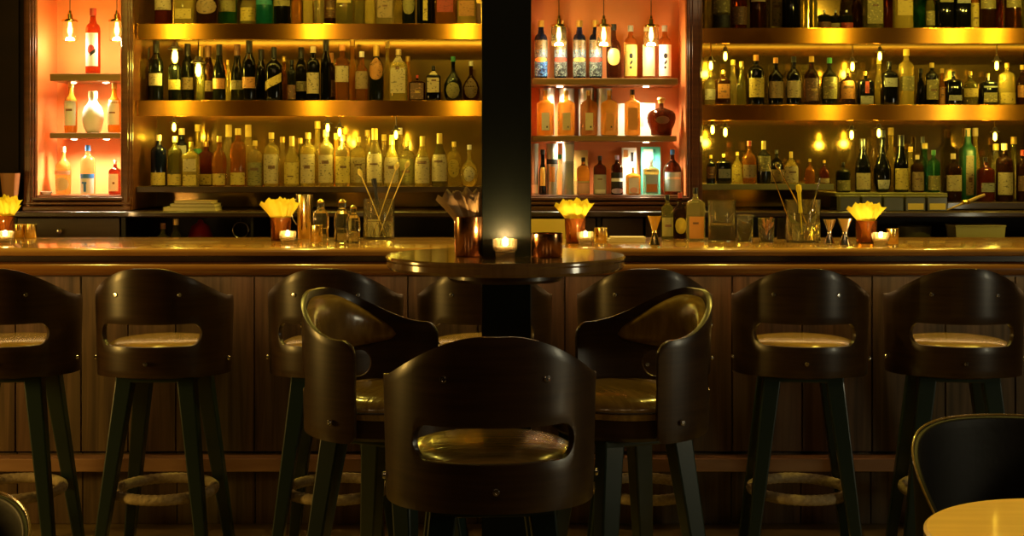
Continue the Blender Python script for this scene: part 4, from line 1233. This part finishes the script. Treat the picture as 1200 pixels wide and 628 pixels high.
# ================================================================== FOREGROUND CHAIRS AND TABLE
def lounge_chair(x, y, rz, label, ztop=.83):
    t = thing('lounge_chair', label, 'chair', (x, y, 0), rz, 'low rounded lounge chairs')
    m = MB(); N, K = 48, 14; vs = []; fs = []
    for i in range(N+1):
        th = radians(-105 + 210*i/N)
        s = 1 - (abs(th)/radians(105))
        zt = ztop - .22*(abs(th)/radians(105))**3.2
        for j in range(K+1):
            v = j/K; z = .30 + (zt-.30)*v
            r = .345 + .02*v
            vs.append((r*1.02*sin(th), r*cos(th), z))
    for i in range(N):
        for j in range(K): fs.append((i*(K+1)+j, (i+1)*(K+1)+j, (i+1)*(K+1)+j+1, i*(K+1)+j+1))
    o = obj('backrest', m.add(vs, fs), M_leather_black, t)
    s = o.modifiers.new('solid', 'SOLIDIFY'); s.thickness = .022; s.offset = 0
    b = o.modifiers.new('bevel', 'BEVEL'); b.width = .009; b.segments = 3; b.limit_method = 'ANGLE'
    obj('seat', MB().lathe([(0, .45), (.2, .45), (.26, .435), (.275, .40), (.27, .33), (0, .32)], 40), M_leather_black, t)
    pts = []
    for i in range(N+1):
        th = radians(-105 + 210*i/N); zt = ztop - .22*(abs(th)/radians(105))**3.2
        pts.append((.374*1.02*sin(th), .374*cos(th), zt+.004))
    obj('piping', MB().tube(pts, .004, 6), M_leather, t)
    for sx in (-1, 1):
        for sy in (-1, 1):
            obj('leg', MB().tube([(sx*.16, sy*.16, .33), (sx*.21, sy*.21, 0)], [.020, .013], 10), M_leg, t)
    return t
M_leather_black = pbr('black_leather', (.008, .006, .004), .55, spec=.3, bump=.1)
lounge_chair(X(1196, 4.45), 4.30, radians(4), 'black rounded lounge chair behind the lit yellow table, bottom right', ztop=.80)
lounge_chair(-1.71, 3.70, radians(0), 'black rounded lounge chair cut off at the bottom left corner', ztop=.70)
ty, tx = 3.36, 1.43; tzz = Z(583, 3.76)
t = thing('cafe_table', 'round pale topped table at the bottom right corner', 'table', (tx, ty, 0))
obj('tabletop', MB().lathe([(0, tzz), (.392, tzz), (.40, tzz-.005), (.40, tzz-.024), (.39, tzz-.03), (0, tzz-.03)], 72), pbr('yellow_oak_top', (.62, .40, .10), .4, coat=.3, noise=((3, 30, 3), (.70, .47, .13))), t, True, sharp=30)
obj('pedestal', MB().lathe([(0, .03), (.03, .03), (.03, tzz-.03), (0, tzz-.03)], 20), M_black, t)
obj('base', MB().lathe([(0, 0), (.22, 0), (.22, .012), (.03, .035), (0, .035)], 40), M_black, t)

# ================================================================== LIGHT
W = bpy.data.worlds.new('world'); SC.world = W; W.use_nodes = True
W.node_tree.nodes['Background'].inputs[0].default_value = (.5, .45, .3, 1); W.node_tree.nodes['Background'].inputs[1].default_value = .02
# downlights in the ceiling above the working aisle, giving the streaks on brass
for px in (205, 372, 545, 978, 1120, 1165):
    lamp('ceiling_spot', 'SPOT', (X(px, 7.5)*1.07, 6.95, 3.2), 22, (1, .74, .09), .03, (radians(8), 0, 0), 130, .6)
# house lights over the stools and bar top
for x in (-2.4, -1.2, 0.0, 1.2, 2.4):
    lamp('ceiling_spot', 'SPOT', (x, 5.75, 3.2), 60, (1, .72, .10), .03, (radians(-4), 0, 0), 100, .7)
lamp('ceiling_spot', 'SPOT', (1.45, 3.3, 3.2), 150, (1, .66, .10), .05, (0, 0, 0), 40, .6)
for x in (-1.7, 0.0, 1.7):
    lamp('house_light', 'AREA', (x, 1.5, 3.2), 3, (1, .62, .28), .4, (radians(25), 0, 0))

lamp('wall_light', 'AREA', (-3.9, 4.6, 1.2), 34, (1, .58, .12), .5, (0, radians(-90), 0))
lamp('wall_light', 'AREA', (3.9, 2.9, 1.2), 17, (.90, .80, .50), .5, (0, radians(90), 0))

# track spots aimed at the shelves from over the stools
for p in (205, 367, 543, 977, 1118, 1165):
    lamp('track_spot', 'SPOT', ((p-CX)/F*9.8, 5.2, 2.75), 34, (1, .75, .09), .02, (radians(75), 0, 0), 60, .7)
